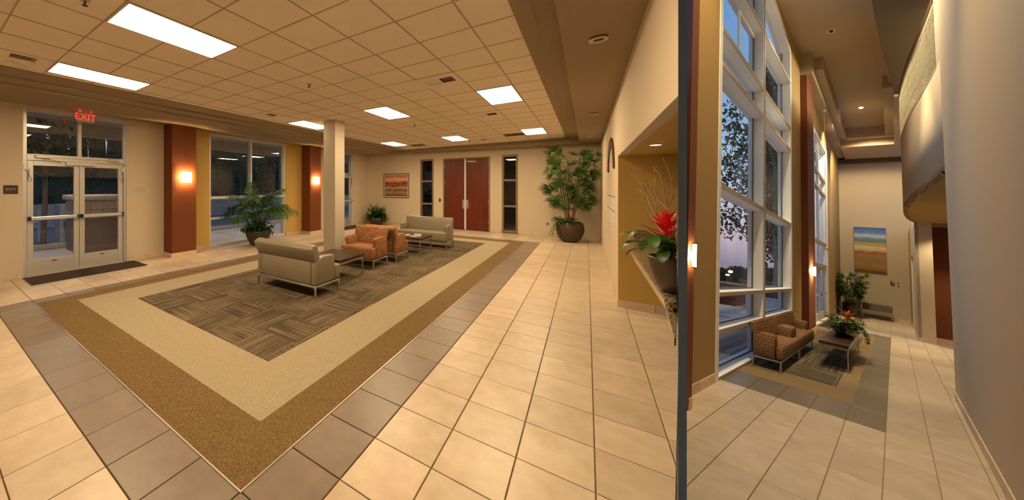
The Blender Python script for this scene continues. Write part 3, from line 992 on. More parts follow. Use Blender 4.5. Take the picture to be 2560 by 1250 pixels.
VL = ['square ceiling diffuser with dark slots beside the big right-hand light', 'square ceiling diffuser between the aisle lights', 'large slotted ceiling diffuser above the glass exit doors',
      'square ceiling diffuser left of the column top', 'small ceiling diffuser beyond the far light in the middle', 'ceiling diffuser over the window bay, near the stepped edge']
first = None
for (x, y), lab in zip(VENTS, VL):
    if first is None:
        t = thing('ceiling_vent', lab, 'air vent', (x + MX / 2, y + MY / 2, ZC), 0, 'square diffusers of the lounge ceiling')
        h = .325
        obj('plate', MB().box(-h, h, -h, -.14, -.004, .006).box(-h, h, .14, h, -.004, .006).box(-h, -.24, -.14, .14, -.004, .006).box(.24, h, -.14, .14, -.004, .006).box(-.015, .015, -.14, .14, -.004, .006), M['ceil'], t)
        obj('duct', MB().box(-.24, .24, -.14, .14, .03, .05), M['black'], t)
        for k in range(14):
            if k == 7: continue
            yy = -.24 + .48 * k / 13.0
            sl = .012 if k < 7 else -.012
            mb = MB().add([(yy - sl, -.14, .0), (yy + sl, -.14, .018), (yy + sl, .14, .018), (yy - sl, .14, .0), (yy - sl + .003, -.14, -.002), (yy + sl + .003, -.14, .016), (yy + sl + .003, .14, .016), (yy - sl + .003, .14, -.002)],
                          [(0, 1, 2, 3), (7, 6, 5, 4), (0, 4, 5, 1), (1, 5, 6, 2), (2, 6, 7, 3), (3, 7, 4, 0)])
            obj('louvre', mb, M['ceil'], t)
        first = t
    else:
        dup(first, (x + MX / 2, y + MY / 2, ZC), 0, lab)
for (x, y), lab in zip(RETURNS, ('dark return air grille next to the light by the back wall', 'dark return air grille by the far left ceiling corner')):
    t = thing('return_grille', lab, 'air vent', (x + MX / 2, y + MY / 2, ZC), 0)
    h = .325
    obj('frame', MB().box(-h, h, -h, -h + .03, -.004, .01).box(-h, h, h - .03, h, -.004, .01).box(-h, -h + .03, -h, h, -.004, .01).box(h - .03, h, -h, h, -.004, .01), M['grid'], t)
    obj('duct', MB().box(-h, h, -h, h, .04, .05), M['dark'], t)
    for k in range(9):
        yy = -h + .06 + k * .064
        obj('blade', MB().box(-h + .03, h - .03, yy, yy + .012, .0, .03), M['door_frame'], t)

for k, (x, y, lab) in enumerate(((-4.04, 4.42, 'brass fire sprinkler head in the ceiling before the column'), (-4.09, 9.12, 'fire sprinkler head in the ceiling past the middle lights'),
                                 (-4.02, 1.07, 'sprinkler head at the top edge, beside the big light panel'), (-7.35, 7.3, 'sprinkler head in the ceiling step over the window bay'), (-3.75, 13.6, 'sprinkler head in the ceiling near the wooden doors'))):
    zc = ZC if x > -7.2 else 3.852
    t = thing('sprinkler_head', lab, 'sprinkler', (x, y, zc), 0, 'sprinkler heads in the lounge ceiling')
    obj('escutcheon', MB().lathe([(.045, 0.004), (.042, -.008), (.02, -.014)], 20), M['steel'], t, smooth=True)
    obj('frame', MB().tube([(0, 0, -.01), (0, 0, -.04)], .008, 8).tube([(-.016, 0, -.014), (-.02, 0, -.035), (0, 0, -.052)], .004, 6).tube([(.016, 0, -.014), (.02, 0, -.035), (0, 0, -.052)], .004, 6), M['bronze'], t)
    obj('deflector', MB().lathe([(.006, -.05), (.026, -.054), (.026, -.057), (.004, -.057)], 16), M['bronze'], t)
DL = [(0.10, 4.47, 3.59, 'round downlight in the right soffit nearest the camera'), (0.12, 9.1, 3.62, 'round downlight in the right soffit, second along'), (0.07, 13.1, 3.645, 'round downlight in the right soffit above the tall potted palm'),
      (-8.6, 4.85, 3.835, 'small downlight in the left soffit above the first rust pilaster'), (-8.9, 9.9, 3.82, 'small downlight in the left soffit by the second pilaster')]
for x, y, z, lab in DL:
    t = thing('downlight', lab, 'downlight', (x, y, z - .004), 0, 'recessed downlights of the lounge soffits')
    ring_ = MB().lathe([(.045, .006), (.085, .006), (.085, -.006), (.078, -.010), (.05, -.008), (.045, .006)], 28)
    ring_.f = ring_.f[:-2]
    obj('trim_ring', ring_, M['ivory'], t, smooth=True)
    obj('baffle', MB().lathe([(.05, .002), (.05, .004)], 24), M['dark'], t)
    obj('lamp', MB().lathe([(.004, -.003), (.022, -.003), (.022, .001), (.004, .001)], 16), M['bronze'], t)

# ---- the column between the armchairs and the windows
col = struct('column', MB().box(-5.96, -5.545, 7.12, 7.56, 0, 3.89), M['column'])
obj('base_tile', MB().box(-5.975, -5.53, 7.105, 7.575, 0, .115), M['basetile'], col)


# ---- glass exit doors (door_1 nearest, door_2 behind the column)
def exit_doors(name, y0, y1, full=True):
    d = struct(name, MB(), M['alu'])
    xo, xi = -10.09, -9.975
    z1, zt = 3.80, 2.62
    fr = MB().box(xo, xi, y0, y0 + .075, 0, z1).box(xo, xi, y1 - .075, y1, 0, z1).box(xo, xi, y0 + .075, y1 - .075, z1 - .075, z1).box(xo, xi, y0 + .075, y1 - .075, zt, zt + .145)
    ym = (y0 + y1) / 2
    fr.box(xo, xi, ym - .04, ym + .04, zt + .145, z1 - .075)
    fr.box(xo - .02, xi, y0, y1, 0, .015)
    obj('door_frame', fr, M['alu'], d, bevel=.004, segs=1)
    obj('reveal', MB().box(-10.2, xi + .045, y0 - .0, y0 + .012, 0, z1).box(-10.2, xi + .045, y1 - .012, y1, 0, z1).box(-10.2, xi + .045, y0, y1, z1 - .012, z1), M['frame_white'], d)
    for a, b in ((y0 + .075, ym - .04), (ym + .04, y1 - .075)):
        obj('transom_pane', MB().box(-10.04, -10.034, a, b, zt + .145, z1 - .075), M['glass'], d)
    for s, (a, b) in enumerate(((y0 + .082, ym - .004), (ym + .004, y1 - .082))):
        lf = MB().box(xo + .02, xi - .03, a, a + .105, .018, zt - .006).box(xo + .02, xi - .03, b - .105, b, .018, zt - .006)
        lf.box(xo + .02, xi - .03, a + .105, b - .105, .018, .345).box(xo + .02, xi - .03, a + .105, b - .105, zt - .115, zt - .006)
        leaf = obj('door_leaf', lf, M['alu'], d, bevel=.004, segs=1)
        obj('door_pane', MB().box(-10.035, -10.029, a + .105, b - .105, .345, zt - .115), M['glass'], leaf)
        if full:
            obj('push_bar', MB().box(xi + .03, xi + .075, a + .05, b - .05, 1.262, 1.338), M['alu'], leaf, bevel=.012)
            for q in (a + .01, b - .055):
                obj('bar_end', MB().box(xi - .03, xi + .082, q, q + .045, 1.255, 1.345), M['black'], leaf, bevel=.006)
            yc = a + .40 if s == 0 else b - .50
            obj('maker_plate', MB().box(xi - .03, xi - .026, (a + b) / 2 - .045, (a + b) / 2 + .045, .28, .302), M['black'], leaf)
            cy = y0 + .20 if s == 0 else y1 - .46
            obj('closer_body', MB().box(xi, xi + .055, cy, cy + .27, zt + .05, zt + .115), M['steel'], d, bevel=.014)
            obj('closer_arm', MB().tube([(xi + .04, cy + .12, zt + .04), (xi + .12, cy + .30, zt + .02), (xi - .01, cy + .46, zt - .03)], .008, 6), M['steel'], d)
            jy = y0 + .07 if s == 0 else y1 - .07
            dy = 1 if s == 0 else -1
            obj('cable_box', MB().box(xi, xi + .03, jy - .05, jy - .01, zt - .21, zt - .08).box(xi - .03, xi, jy + dy * .03 - .02, jy + dy * .03 + .02, zt - .21, zt - .08), M['steel'], d)
            pts = [(xi + .02, jy - .03, zt - .21), (xi + .05, jy + dy * .03, zt - .34), (xi + .05, jy + dy * .08, zt - .45), (xi + .04, jy + dy * .05, zt - .50), (xi + .04, jy + dy * .01, zt - .44), (xi + .03, jy + dy * .03, zt - .30), (xi, jy + dy * .04, zt - .21)]
            obj('door_cord', MB().tube(pts, .006, 6), M['alu_dark'], d)
    if full:
        obj('magnetic_lock', MB().box(xi, xi + .05, ym - .27, ym + .33, zt - .085, zt - .002), M['alu'], d, bevel=.006)
        obj('lettering', turned(text_mb('THIS DOOR TO REMAIN UNLOCKED DURING BUSINESS HOURS', .036, 1.25, .001), PI / 2, (xi + .001, ym - .02, zt + .075)), M['black'], d)
    return d


exit_doors('door_1', 1.52, 3.58)
exit_doors('door_2', 12.15, 14.30)

# ---- the lounge window in its ochre bay
def bay_window(name, y0, y1, ym, zb=(0.925, 0.99), zm=(1.615, 1.705)):
    wn = struct(name, MB(), M['frame_white'])
    xo, xi = -10.16, -9.95
    fr = MB().box(xo, xi, y0, y0 + .065, .0, 3.80).box(xo, xi, y1 - .065, y1, 0, 3.80).box(xo, xi, y0 + .065, y1 - .065, 3.73, 3.80).box(xo, xi, y0 + .065, y1 - .065, 0, .10)
    obj('window_frame', fr, M['frame_white'], wn, bevel=.004, segs=1)
    obj('mullion', MB().box(xo, xi, ym - .032, ym + .032, .10, 3.73), M['frame_white'], wn, bevel=.004, segs=1)
    zs = [.10, *zb, *zm, 3.73]
    for a, b in ((y0 + .065, ym - .032), (ym + .032, y1 - .065)):
        obj('glazing_bar', MB().box(xo + .06, xi - .012, a, b, *zb), M['frame_white'], wn)
        obj('glazing_bar', MB().box(xo + .06, xi - .012, a, b, *zm), M['frame_white'], wn)
        for k in range(0, 6, 2):
            obj('pane', MB().box(-10.125, -10.119, a, b, zs[k], zs[k + 1]), M['glass'], wn)
            obj('gasket', MB().box(-10.118, -10.11, a, a + .012, zs[k], zs[k + 1]).box(-10.118, -10.11, b - .012, b, zs[k], zs[k + 1]), M['alu_dark'], wn)
    return wn


bay_window('window_1', 6.0, 9.43, 7.71)

# ---- cherry double doors and their two side lights
d = struct('door_3', MB(), M['door_frame'])
obj('door_frame', MB().box(-5.64, -5.575, YB - .02, YB + .2, 0, 3.42).box(-3.555, -3.49, YB - .02, YB + .2, 0, 3.42).box(-5.575, -3.555, YB - .02, YB + .2, 3.36, 3.42), M['door_frame'], d, bevel=.004, segs=1)
for s, (a, b) in enumerate(((-5.57, -4.622), (-4.545, -3.56))):
    lf = obj('door_leaf', MB().box(a, b, YB + .03, YB + .08, .012, 3.355), M['door_wood'], d, bevel=.004, segs=1)
    px = b - .05 if s == 0 else a + .05
    obj('lock_plate', MB().box(px - .045, px + .045, YB + .018, YB + .031, 1.0, 1.42), M['steel'], lf, bevel=.006)
    if s:
        obj('lever_handle', MB().tube([(px, YB + .03, 1.2), (px, YB - .035, 1.2), (px + .03, YB - .045, 1.2), (px + .14, YB - .04, 1.195)], .013, 8).tube([(px, YB + .02, 1.2), (px, YB + .0, 1.2)], .034, 14), M['steel'], lf, smooth=True)
    else:
        obj('lock_cylinder', MB().tube([(px, YB + .02, 1.2), (px, YB - .005, 1.2)], .03, 14), M['steel'], lf)
    hx = a if s == 0 else b
    for hz in (.35, 1.25, 2.15, 3.0):
        obj('hinge', MB().tube([(hx, YB + .02, hz), (hx, YB + .02, hz + .13)], .012, 8), M['steel'], lf)
obj('meeting_strip', MB().box(-4.622, -4.545, YB + .0, YB + .07, .012, 3.355).box(-4.592, -4.575, YB - .008, YB + .0, .012, 3.355), M['white_paint'], d)
obj('backing', MB().box(-5.6, -3.5, YB + .09, YB + .1, 0, 3.4), M['dark'], d)
for nm, x0, x1 in (('window_2', -6.82, -6.12), ('window_3', -3.0, -2.376)):
    wn = struct(nm, MB(), M['door_frame'])
    z1 = 3.44
    obj('window_frame', MB().box(x0, x0 + .075, YB - .02, YB + .17, 0.02, z1).box(x1 - .075, x1, YB - .02, YB + .17, 0.02, z1).box(x0 + .075, x1 - .075, YB - .02, YB + .17, z1 - .09, z1).box(x0 + .075, x1 - .075, YB - .02, YB + .17, .02, .12), M['door_frame'], wn, bevel=.004, segs=1)
    for q in (1.14, 2.28):
        obj('glazing_bar', MB().box(x0 + .075, x1 - .075, YB - .012, YB + .16, q, q + .085), M['door_frame'], wn)
    for a, b in ((.12, 1.14), (1.225, 2.28), (2.365, z1 - .09)):
        obj('pane', MB().box(x0 + .075, x1 - .075, YB + .10, YB + .106, a, b), M['glass'], wn)
# rooms behind the side lights, walls painted near-black in place of unlit shade
struct('wall_beyond', MB().box(-7.6, -5.9, YB + 2.4, YB + 2.5, 0, 4).box(-7.7, -7.6, YB + .2, YB + 2.5, 0, 4).box(-5.85, -5.75, YB + .2, YB + 2.5, 0, 4)
       .box(-3.6, -1.2, YB + 2.4, YB + 2.5, 0, 4).box(-3.42, -3.32, YB + .2, YB + 2.5, 0, 4).box(-1.3, -1.2, YB + .2, YB + 2.5, 0, 4).box(-7.7, -1.2, YB + .2, YB + 2.5, -.1, 0).box(-7.7, -1.2, YB + .2, YB + 2.5, 3.9, 4), M['dark'])

# ---- counter in the niche: granite slab on a recessed panel, with a lower return near the camera
def pl(y): return TP * y - .03
t = thing('granite_counter', 'speckled brown granite counter built into the niche at right', 'counter', (0.5, 5.5, 0))
o = (-.5, -5.5, 0)
def sh(poly): return [(x - .5, y - 5.5) for x, y in poly]
obj('counter_top', MB().prism(sh([(.505, 3.72), (pl(3.72), 3.72), (pl(7.19), 7.19), (.505, 7.19)]), 1.045, 1.10), M['granite'], t, bevel=.016)
obj('edge_lip', MB().prism(sh([(.522, 3.80), (.56, 3.76), (.56, 7.19), (.522, 7.19)]), .985, 1.045), M['granite'], t, bevel=.008)
obj('lower_top', MB().prism(sh([(.47, 3.12), (pl(3.13), 3.13), (pl(3.9), 3.9), (.535, 3.9)]), .93, .985), M['granite'], t, bevel=.012)
obj('back_splash', MB().box(.615 - .5, pl(7.1) - .5, 7.165 - 5.5, 7.195 - 5.5, 1.10, 1.245), M['granite'], t, bevel=.006)
obj('apron_panel', MB().prism(sh([(.60, 4.1), (pl(4.1), 4.1), (pl(7.19), 7.19), (.98, 7.19)]), .80, .985), M['wall_ochre'], t)


# =================================================================== LOUNGE: the things in it
# signs and plates
t = thing('exit_sign', 'lit red EXIT sign hanging above the glass doors', 'exit sign', (-9.6, 2.56, 3.69), 0)
obj('housing', MB().box(-.03, .03, -.175, .175, -.118, .118), M['sign_face'], t, bevel=.006)
obj('letters', turned(text_mb('EXIT', .205, 1.02, .002), PI / 2, (.032, .0, -.005)), M['exit_red'], t)
obj('canopy_mount', MB().box(-.05, .05, -.09, .09, .118, .15), M['sign_face'], t)
obj('lamp_slot', MB().box(-.012, .012, -.13, .13, .1182, .121), M['exit_glow'], t)
t = thing('exit_plaque', 'small dark brown EXIT plaque on the wall left of the doors', 'sign', (XW, 1.331, 1.955))
obj('plate', MB().box(0, .008, -.115, .115, -.096, .096), M['plaque'], t, bevel=.003)
obj('lettering', turned(text_mb('EXIT', .062, 1.25, .001), PI / 2, (.009, .0, .008)), M['ivory'], t)
t = thing('notice_plate', 'pale notice plate with fine print right of the exit doors', 'sign', (XW, 3.898, 1.955))
obj('plate', MB().box(0, .006, -.172, .172, -.102, .102), M['ivory'], t, bevel=.002)
mb = MB()
for k in range(6):
    wv = .12 + .03 * ((k * 7) % 3) / 2
    mb.box(.006, .0068, -wv, wv, .07 - k * .028 - .007, .07 - k * .028)
obj('print', mb, M['print'], t)
t = thing('notice_plate', 'small pale notice plate on the far left wall near the corner', 'sign', (XW, 14.62, 1.93))
obj('plate', MB().box(0, .006, -.2, .2, -.102, .102), M['ivory'], t, bevel=.002)

# sconces
def sconce(loc, lab, space=IDM, rot=0, scale=None, group='wall sconces of the lounge pilasters', name='wall_sconce'):
    t = thing(name, lab, 'wall lamp', loc, rot, group, space)
    W, H, D = .155, .165, .10
    pts = [(-W + 2 * W * i / 10, -(D * math.sin(PI * (0.12 + .76 * i / 10)))) for i in range(11)]
    mb = MB(); vs = []; fs = []
    for x, y in pts: vs += [(x, y, -H), (x, y, H)]
    for i in range(10): fs.append((2 * i, 2 * i + 2, 2 * i + 3, 2 * i + 1))
    obj('shade', mb.add(vs, fs), M['sconce'], t, scale=scale, smooth=True)
    obj('back_plate', MB().box(-.07, .07, -.012, 0, -.14, .14), M['bronze'], t, scale=scale)
    obj('lamp', MB().lathe([(.004, -.05), (.026, -.045), (.026, .045), (.004, .05)], 12, (0, -.055)), M['sconce_core'], t, scale=scale)
    for z in (-H, H):
        obj('band', MB().prism([(x * 1.01, y * 1.02 - .002) for x, y in pts] + [(x * .97, y * .95) for x, y in reversed(pts)], z - .008, z + .008), M['bronze'], t, scale=scale)
    for i in (0, 5, 10):
        x, y = pts[i]
        obj('strap', MB().box(x - .005, x + .005, y - .005, y + .003, -H, H), M['bronze'], t, scale=scale)
    return t
sconce((-9.44, 4.95, 2.31), 'lit wall sconce on the rust pilaster beside the exit doors', rot=PI / 2)
sconce((-9.44, 10.80, 2.31), 'lit wall sconce on the second rust pilaster left of the column', rot=PI / 2)

# door mats
for (y0, y1, lab) in ((1.50, 3.72, 'dark brown door mat before the glass exit doors'), (12.2, 14.3, 'dark brown door mat seen past the column')):
    t = thing('door_mat', lab, 'door mat', (-9.46, (y0 + y1) / 2, 0), 0, 'door mats')
    L = (y1 - y0) / 2
    obj('pile', MB().box(-.39, .42, -L + .02, L - .02, 0, .014), M['mat_rubber'], t)
    obj('edging', ring(-.41, .44, -L, L, -.39, .42, -L + .02, L - .02, 0, .010), M['black'], t)


# seating
def seat_unit(t, W, body, scale=None, legs=True):
    """club seat: local x = width, +y = front; seat, back and arms on a steel frame"""
    w = W / 2
    A = .125
    k = dict(scale=scale)
    fr = MB()
    for y in (-.335, .335): fr.box(-w, w, y - .0175, y + .0175, .195, .232)
    for x in (-w + .0175, w - .0175): fr.box(x - .0175, x + .0175, -.3175, .3175, .195, .232)
    obj('frame', fr, M['steel'], t, bevel=.003, segs=1, **k)
    for x in (-w + .0175, w - .0175):
        for y in (-.335, .335):
            obj('leg', MB().box(x - .0175, x + .0175, y - .0175, y + .0175, 0, .195), M['steel'], t, bevel=.003, segs=1, **k)
    # T-shaped seat reaching past the arms
    obj('seat', MB().prism([(-w + A, -.20), (w - A, -.20), (w - A, .215), (w - .005, .215), (w - .005, .40), (-w + .005, .40), (-w + .005, .215), (-w + A, .215)], .245, .515),
        body, t, bevel=.035, segs=3, smooth=True, **k)
    for s in (-1, 1):
        x0, x1 = (w - A + .004, w) if s > 0 else (-w, -w + A - .004)
        obj('arm', MB().prism([(-.345, .245), (.205, .245), (.215, .70), (.17, .735), (-.12, .745), (-.345, .665)], x0, x1, 'x'), body, t, bevel=.028, segs=3, smooth=True, **k)
    obj('back_panel', MB().prism([(-.35, .245), (-.21, .245), (-.20, .66), (-.35, .66)], -w + A, w - A, 'x'), body, t, bevel=.02, segs=2, smooth=True, **k)
    obj('backrest', MB().prism([(-.34, .64), (-.165, .46), (-.155, .56), (-.27, .955), (-.33, .97), (-.455, .915), (-.45, .88)], -w + .012, w - .012, 'x'), body, t, bevel=.03, segs=3, smooth=True, **k)
    for s in (-1, 1):
        obj('seam', MB().box(s * w * .0 + s * (w - A) - .002, s * (w - A) + .002, -.354, -.349, .25, .64), body, t, **k)


def table_unit(t, L, W, h, scale=None, top=.055):
    """low table: local x = length"""
    k = dict(scale=scale)
    l, w = L / 2, W / 2
    obj('table_top', MB().box(-l, l, -w, w, h - top, h), M['table'], t, bevel=.004, segs=1, **k)
    r = .0125
    fr = MB()
    for y in (-w + .03, w - .03): fr.box(-l + .03, l - .03, y - r, y + r, h - top - .045, h - top - .02)
    for x in (-l + .03, l - .03): fr.box(x - r, x + r, -w + .03, w - .03, h - top - .045, h - top - .02)
    for x in (-l + .2, l - .2): fr.box(x - .03, x + .03, -w + .1, w - .1, h - top - .02, h - top)
    obj('under_frame', fr, M['steel'], t, **k)
    for x in (-l + .03, l - .03):
        for y in (-w + .03, w - .03):
            obj('leg', MB().box(x - r, x + r, y - r, y + r, 0, h - top - .02), M['steel'], t, **k)


G = 'lounge seating on the carpet'
t = thing('loveseat', 'khaki leather loveseat with its back to the camera, nearest on the carpet', 'sofa', (-4.625, 4.70, .006), 0, G)
seat_unit(t, 1.60, M['leather'])
t = thing('sofa', 'khaki leather sofa facing the camera at the far end of the carpet', 'sofa', (-4.48, 10.88, .006), PI, G)
seat_unit(t, 1.72, M['leather'])
t = thing('armchair', 'orange basket-weave armchair facing the camera beside the column', 'armchair', (-4.60, 7.17, .006), PI, G)
seat_unit(t, .96, M['fabric'])
dup(t, (-4.50, 8.16, .006), 0, 'orange basket-weave armchair with its back against the other armchair')
t = thing('coffee_table', 'low dark wood table between the loveseat and the orange armchair', 'table', (-4.49, 5.80, .006), 0, 'low tables of the lounge')
table_unit(t, .90, .94, .50)
t = thing('coffee_table', 'low dark wood table with magazines before the far sofa', 'table', (-4.36, 9.52, .006), 0, 'low tables of the lounge')
table_unit(t, .96, .94, .50)
for k, (x, y, a, lab) in enumerate(((-4.55, 9.52, .3, 'white magazine lying open on the far low table'), (-4.20, 9.42, -.2, 'pale magazine at the near edge of the far low table'), (-4.28, 9.78, .5, 'pale magazine toward the sofa side of the far low table'))):
    t = thing('magazine', lab, 'magazine', (x, y, .5065), a, 'magazines on the far low table')
    obj('cover', MB().box(-.105, .105, -.14, .14, 0, .006), M['paper'], t)
    obj('picture', MB().box(-.08, .08, -.05, .1, .006, .0065), M['print'], t)

# planters
r = random.Random(3)
t = thing('palm_planter', 'feather palm in a tapered brown pot before the bay window', 'potted plant', (-9.2, 7.42, 0))
pot_parts(t, [(.20, 0), (.26, 0), (.33, .12), (.41, .30), (.455, .44), (.47, .50), (.45, .515), (.425, .50), (.40, .42), (.02, .42)], soil_r=.42, soil_z=.46)
for i in range(3):
    obj('trunk', MB().tube([(.06 * math.cos(i * 2.1), .06 * math.sin(i * 2.1), .44), (.10 * math.cos(i * 2.1), .10 * math.sin(i * 2.1), .8), (.12 * math.cos(i * 2.1), .12 * math.sin(i * 2.1), 1.15)], [.03, .024, .02], 8), M['stem'], t)
for i in range(24):
    az = 2 * PI * i / 24 * 2.6 + r.uniform(-.2, .2)
    el = [1.3, .95, .7, .45][i % 4] + r.uniform(-.1, .1)
    L = r.uniform(1.0, 1.45)
    mb = merge(MB(), frond_mb(L, 34, .022, .42, droop=r.uniform(.6, 1.0), r=r), orient((.08 * math.cos(az), .08 * math.sin(az), .95 + .2 * r.random()), az, el))
    xs = [p for p in mb.v if p[0] < -.66]
    mb.v = [(max(p[0], -.68), p[1], p[2]) for p in mb.v]
    obj('palm_frond', mb, M['leaf' if i % 3 else 'leaf_dark'], t)
bushy(t, 75, (0, 0, .48), (.60, .66, .62), .13, r, None, ['leaf', 'leaf', 'leaf_dark'])
bromeliad(t, (.12, .12, .55), .8, None, r, ('leaf_dark', 'red'), 6, 9)

t = thing('shrub_planter', 'bushy green shrub in a squat brown pot in the far left corner', 'potted plant', (-9.02, 15.22, 0))
pot_parts(t, [(.22, 0), (.28, 0), (.36, .14), (.42, .30), (.44, .38), (.42, .39), (.40, .37), (.02, .33)], soil_r=.40, soil_z=.36)
bushy(t, 80, (0, 0, .36), (.62, .60, .85), .17, r, None, ['leaf', 'leaf_dark', 'leaf_dark'])

t = thing('lady_palm_planter', 'tall lady palm in a round brown bowl in the back right corner', 'potted plant', (-.50, 14.75, 0))
pot_parts(t, [(.16, 0), (.22, 0), (.33, .12), (.41, .30), (.44, .46), (.42, .62), (.38, .72), (.36, .73), (.35, .70), (.02, .66)], soil_r=.37, soil_z=.69)
rhapis(t, .68, 2.7, .9, 135, random.Random(5), None, 'leaf', (9, .36, .040))
trailing(t, [(-.30 + .02 * i, -.22 + .03 * i, .70, 2.9 + .35 * i) for i in range(6)], r, None, .07, 9, .62)
bushy(t, 46, (-.14, -.14, .70), (.48, .40, .34), .09, r, None, ['leaf', 'leaf_dark'])
bromeliad(t, (.02, -.26, .70), .75, None, r, ('leaf', 'red'), 10, 12)

# picture on the back wall
t = thing('framed_picture', 'framed red and orange landscape picture on the back wall', 'painting', (-8.20, YB, 2.105))
w2, h2, f = .755, .655, .055
obj('frame', MB().box(-w2, w2, -.04, 0, h2 - f, h2).box(-w2, w2, -.04, 0, -h2, -h2 + f).box(-w2, -w2 + f, -.04, 0, -h2 + f, h2 - f).box(w2 - f, w2, -.04, 0, -h2 + f, h2 - f), M['door_frame'], t, bevel=.006)
m_ = f + .035
obj('mat_board', MB().box(-w2 + f, w2 - f, -.02, -.012, -h2 + f, h2 - f), M['paper'], t)
obj('picture', MB().box(-w2 + m_, w2 - m_, -.024, -.020, -h2 + m_, h2 - m_), M['art_left'], t, uv01=((0, -w2 + m_, w2 - m_), (2, -h2 + m_, h2 - m_)))

def plate(name, lab, cat, x, z, w_, h_, mat, extra=None):
    t = thing(name, lab, cat, (x, YB, z))
    obj('cover', MB().box(-w_ / 2, w_ / 2, -.008, 0, -h_ / 2, h_ / 2), mat, t, bevel=.002)
    obj('rocker', MB().box(-w_ * .2, w_ * .2, -.013, -.008, -h_ * .22, h_ * .22), extra or mat, t)
plate('card_reader', 'dark card reader on the wall left of the cherry doors', 'card reader', -5.80, 1.375, .10, .16, M['plaque'], M['bronze'])
plate('light_switch', 'pale light switch plate right of the cherry doors', 'light switch', -3.25, 1.235, .10, .15, M['ivory'])
plate('wall_plate', 'blank pale wall plate between the side light and the lady palm', 'wall plate', -1.38, 1.49, .10, .16, M['ivory'])
plate('wall_outlet', 'dark power outlet low on the wall by the lady palm', 'outlet', -1.28, .51, .15, .15, M['steel'], M['black'])

# right wall: arched ornament and pinned papers
t = thing('wall_ornament', 'dark metal arched ornament high on the right wall', 'wall ornament', (XR, 9.05, 2.42))
for k in range(25):
    a = PI * k / 24
    y, z = 1.0 * math.cos(a), .54 * math.sin(a)
    s = .062 + .03 * math.sin(a)
    pts = [(0, -s, -s), (0, -s * .2, -s * .2), (0, s * .1, s * .9), (0, s, s * .3), (0, s * .3, -s * .6)]
    mb = MB().tube([(-.012 + p[0], y + p[1], z + p[2]) for p in pts], [.012, .03, .014, .028, .01], 6)
    obj('scroll', mb, M['bronze'], t)
obj('rib', MB().tube([(-.01, 1.0 * math.cos(PI * k / 24), .54 * math.sin(PI * k / 24)) for k in range(25)], .008, 6), M['bronze'], t)
pn = 0
for row, z in enumerate((1.72, 1.44)):
    for c in range(3):
        y = 8.38 + c * .98
        t = thing('wall_paper_sheet', ('upper' if row == 0 else 'lower') + ' row of printed sheets on the right wall, ' + ('nearest the niche', 'the middle one', 'farthest from the niche')[c], 'paper sheet', (XR, y, z), 0, 'printed sheets on the right wall')
        obj('sheet', MB().box(-.006, 0, -.45, .45, -.135, .135), M['paper'], t)
        mb = MB().box(-.0068, -.006, -.40, .40, .085, .115)
        for q in range(1, 5): mb.box(-.0066, -.006, -.42 + q * .168 - .003, -.42 + q * .168 + .003, -.12, .07)
        obj('print', mb, M['print'], t)
for z, y, lab in ((1.09, 10.25, 'narrow printed sheet hanging below the other sheets'), (.88, 10.25, 'lowest narrow printed sheet on the right wall')):
    t = thing('wall_paper_sheet', lab, 'paper sheet', (XR, y, z), 0, 'printed sheets on the right wall')
    obj('sheet', MB().box(-.006, 0, -.33, .33, -.1, .1), M['paper'], t)
    obj('print', MB().box(-.0068, -.006, -.28, .28, .04, .065).box(-.0068, -.006, -.28, .1, -.04, -.02), M['print'], t)

# bowl of flowers on the counter
t = thing('flower_bowl', 'brown bowl with a red bromeliad and curly twigs on the granite counter', 'potted plant', (.60, 3.97, 1.10))
rr = random.Random(21)
TWIGS = ((.56, 7.12, 2.20), (.60, 7.10, 1.98), (.66, 6.88, 2.10), (.66, 5.75, 2.10), (.66, 5.57, 2.30), (.62, 4.5, 2.28), (.58, 7.12, 1.86), (.66, 5.9, 1.95), (.60, 4.2, 2.1))
def lim(mb, ox=.60, oy=3.97):
    mb.v = [(min(p[0], TP * (p[1] + oy) - .035 - ox), p[1], max(p[2], .008) if p[0] > -.14 else p[2]) for p in mb.v]
    return mb
obj("pot", lim(MB().lathe([(.075, .002), (.09, .002), (.125, .08), (.155, .19), (.17, .29), (.164, .305), (.15, .29), (.02, .25)], 30)), M['pot'], t, smooth=True)
obj('soil', lim(MB().lathe([(.01, .26), (.15, .26), (.15, .28), (.01, .28)], 24)), M['soil'], t)
for i in range(15):
    az = PI * .42 + 2 * PI * .62 * i / 15 + rr.uniform(-.15, .15)
    mb = merge(MB(), leaf_mb(.34 * rr.uniform(.8, 1.15), .062, droop=rr.uniform(.5, .85), seg=7, base=.6), orient((-.02, .0, .31), az, rr.uniform(.85, 1.35)))
    obj('strap_leaf', lim(mb), M['leaf' if i % 3 else 'leaf_dark'], t, smooth=True)
for i in range(14):
    az = PI * .3 + 2 * PI * .7 * i / 14
    q = Vector((-.02, .03, .28)); d = Vector((math.cos(az) * .20, math.sin(az) * .24, rr.uniform(.04, .26)))
    mb = MB().tube([q, q + d * .5 + Vector((0, 0, .06)), q + d], .003, 5)
    merge(mb, leaf_mb(.14 * rr.uniform(.8, 1.3), .085, droop=.7, seg=5, base=.35), orient(q + d, az + rr.uniform(-.5, .5), rr.uniform(-.4, .4)))
    obj('heart_leaf', lim(mb), M['leaf_dark' if i % 2 else 'leaf'], t, smooth=True)
for i in range(20):
    h = .45 + .14 * i / 20
    mb = merge(MB(), leaf_mb(.19 * (1.2 - .5 * i / 20), .05, droop=.15, seg=5, base=.55), orient((-.035, .12 - .02, h), i * 2.4, .30 + .95 * i / 20))
    obj('flower_bract', lim(mb), M['red'], t, smooth=True)
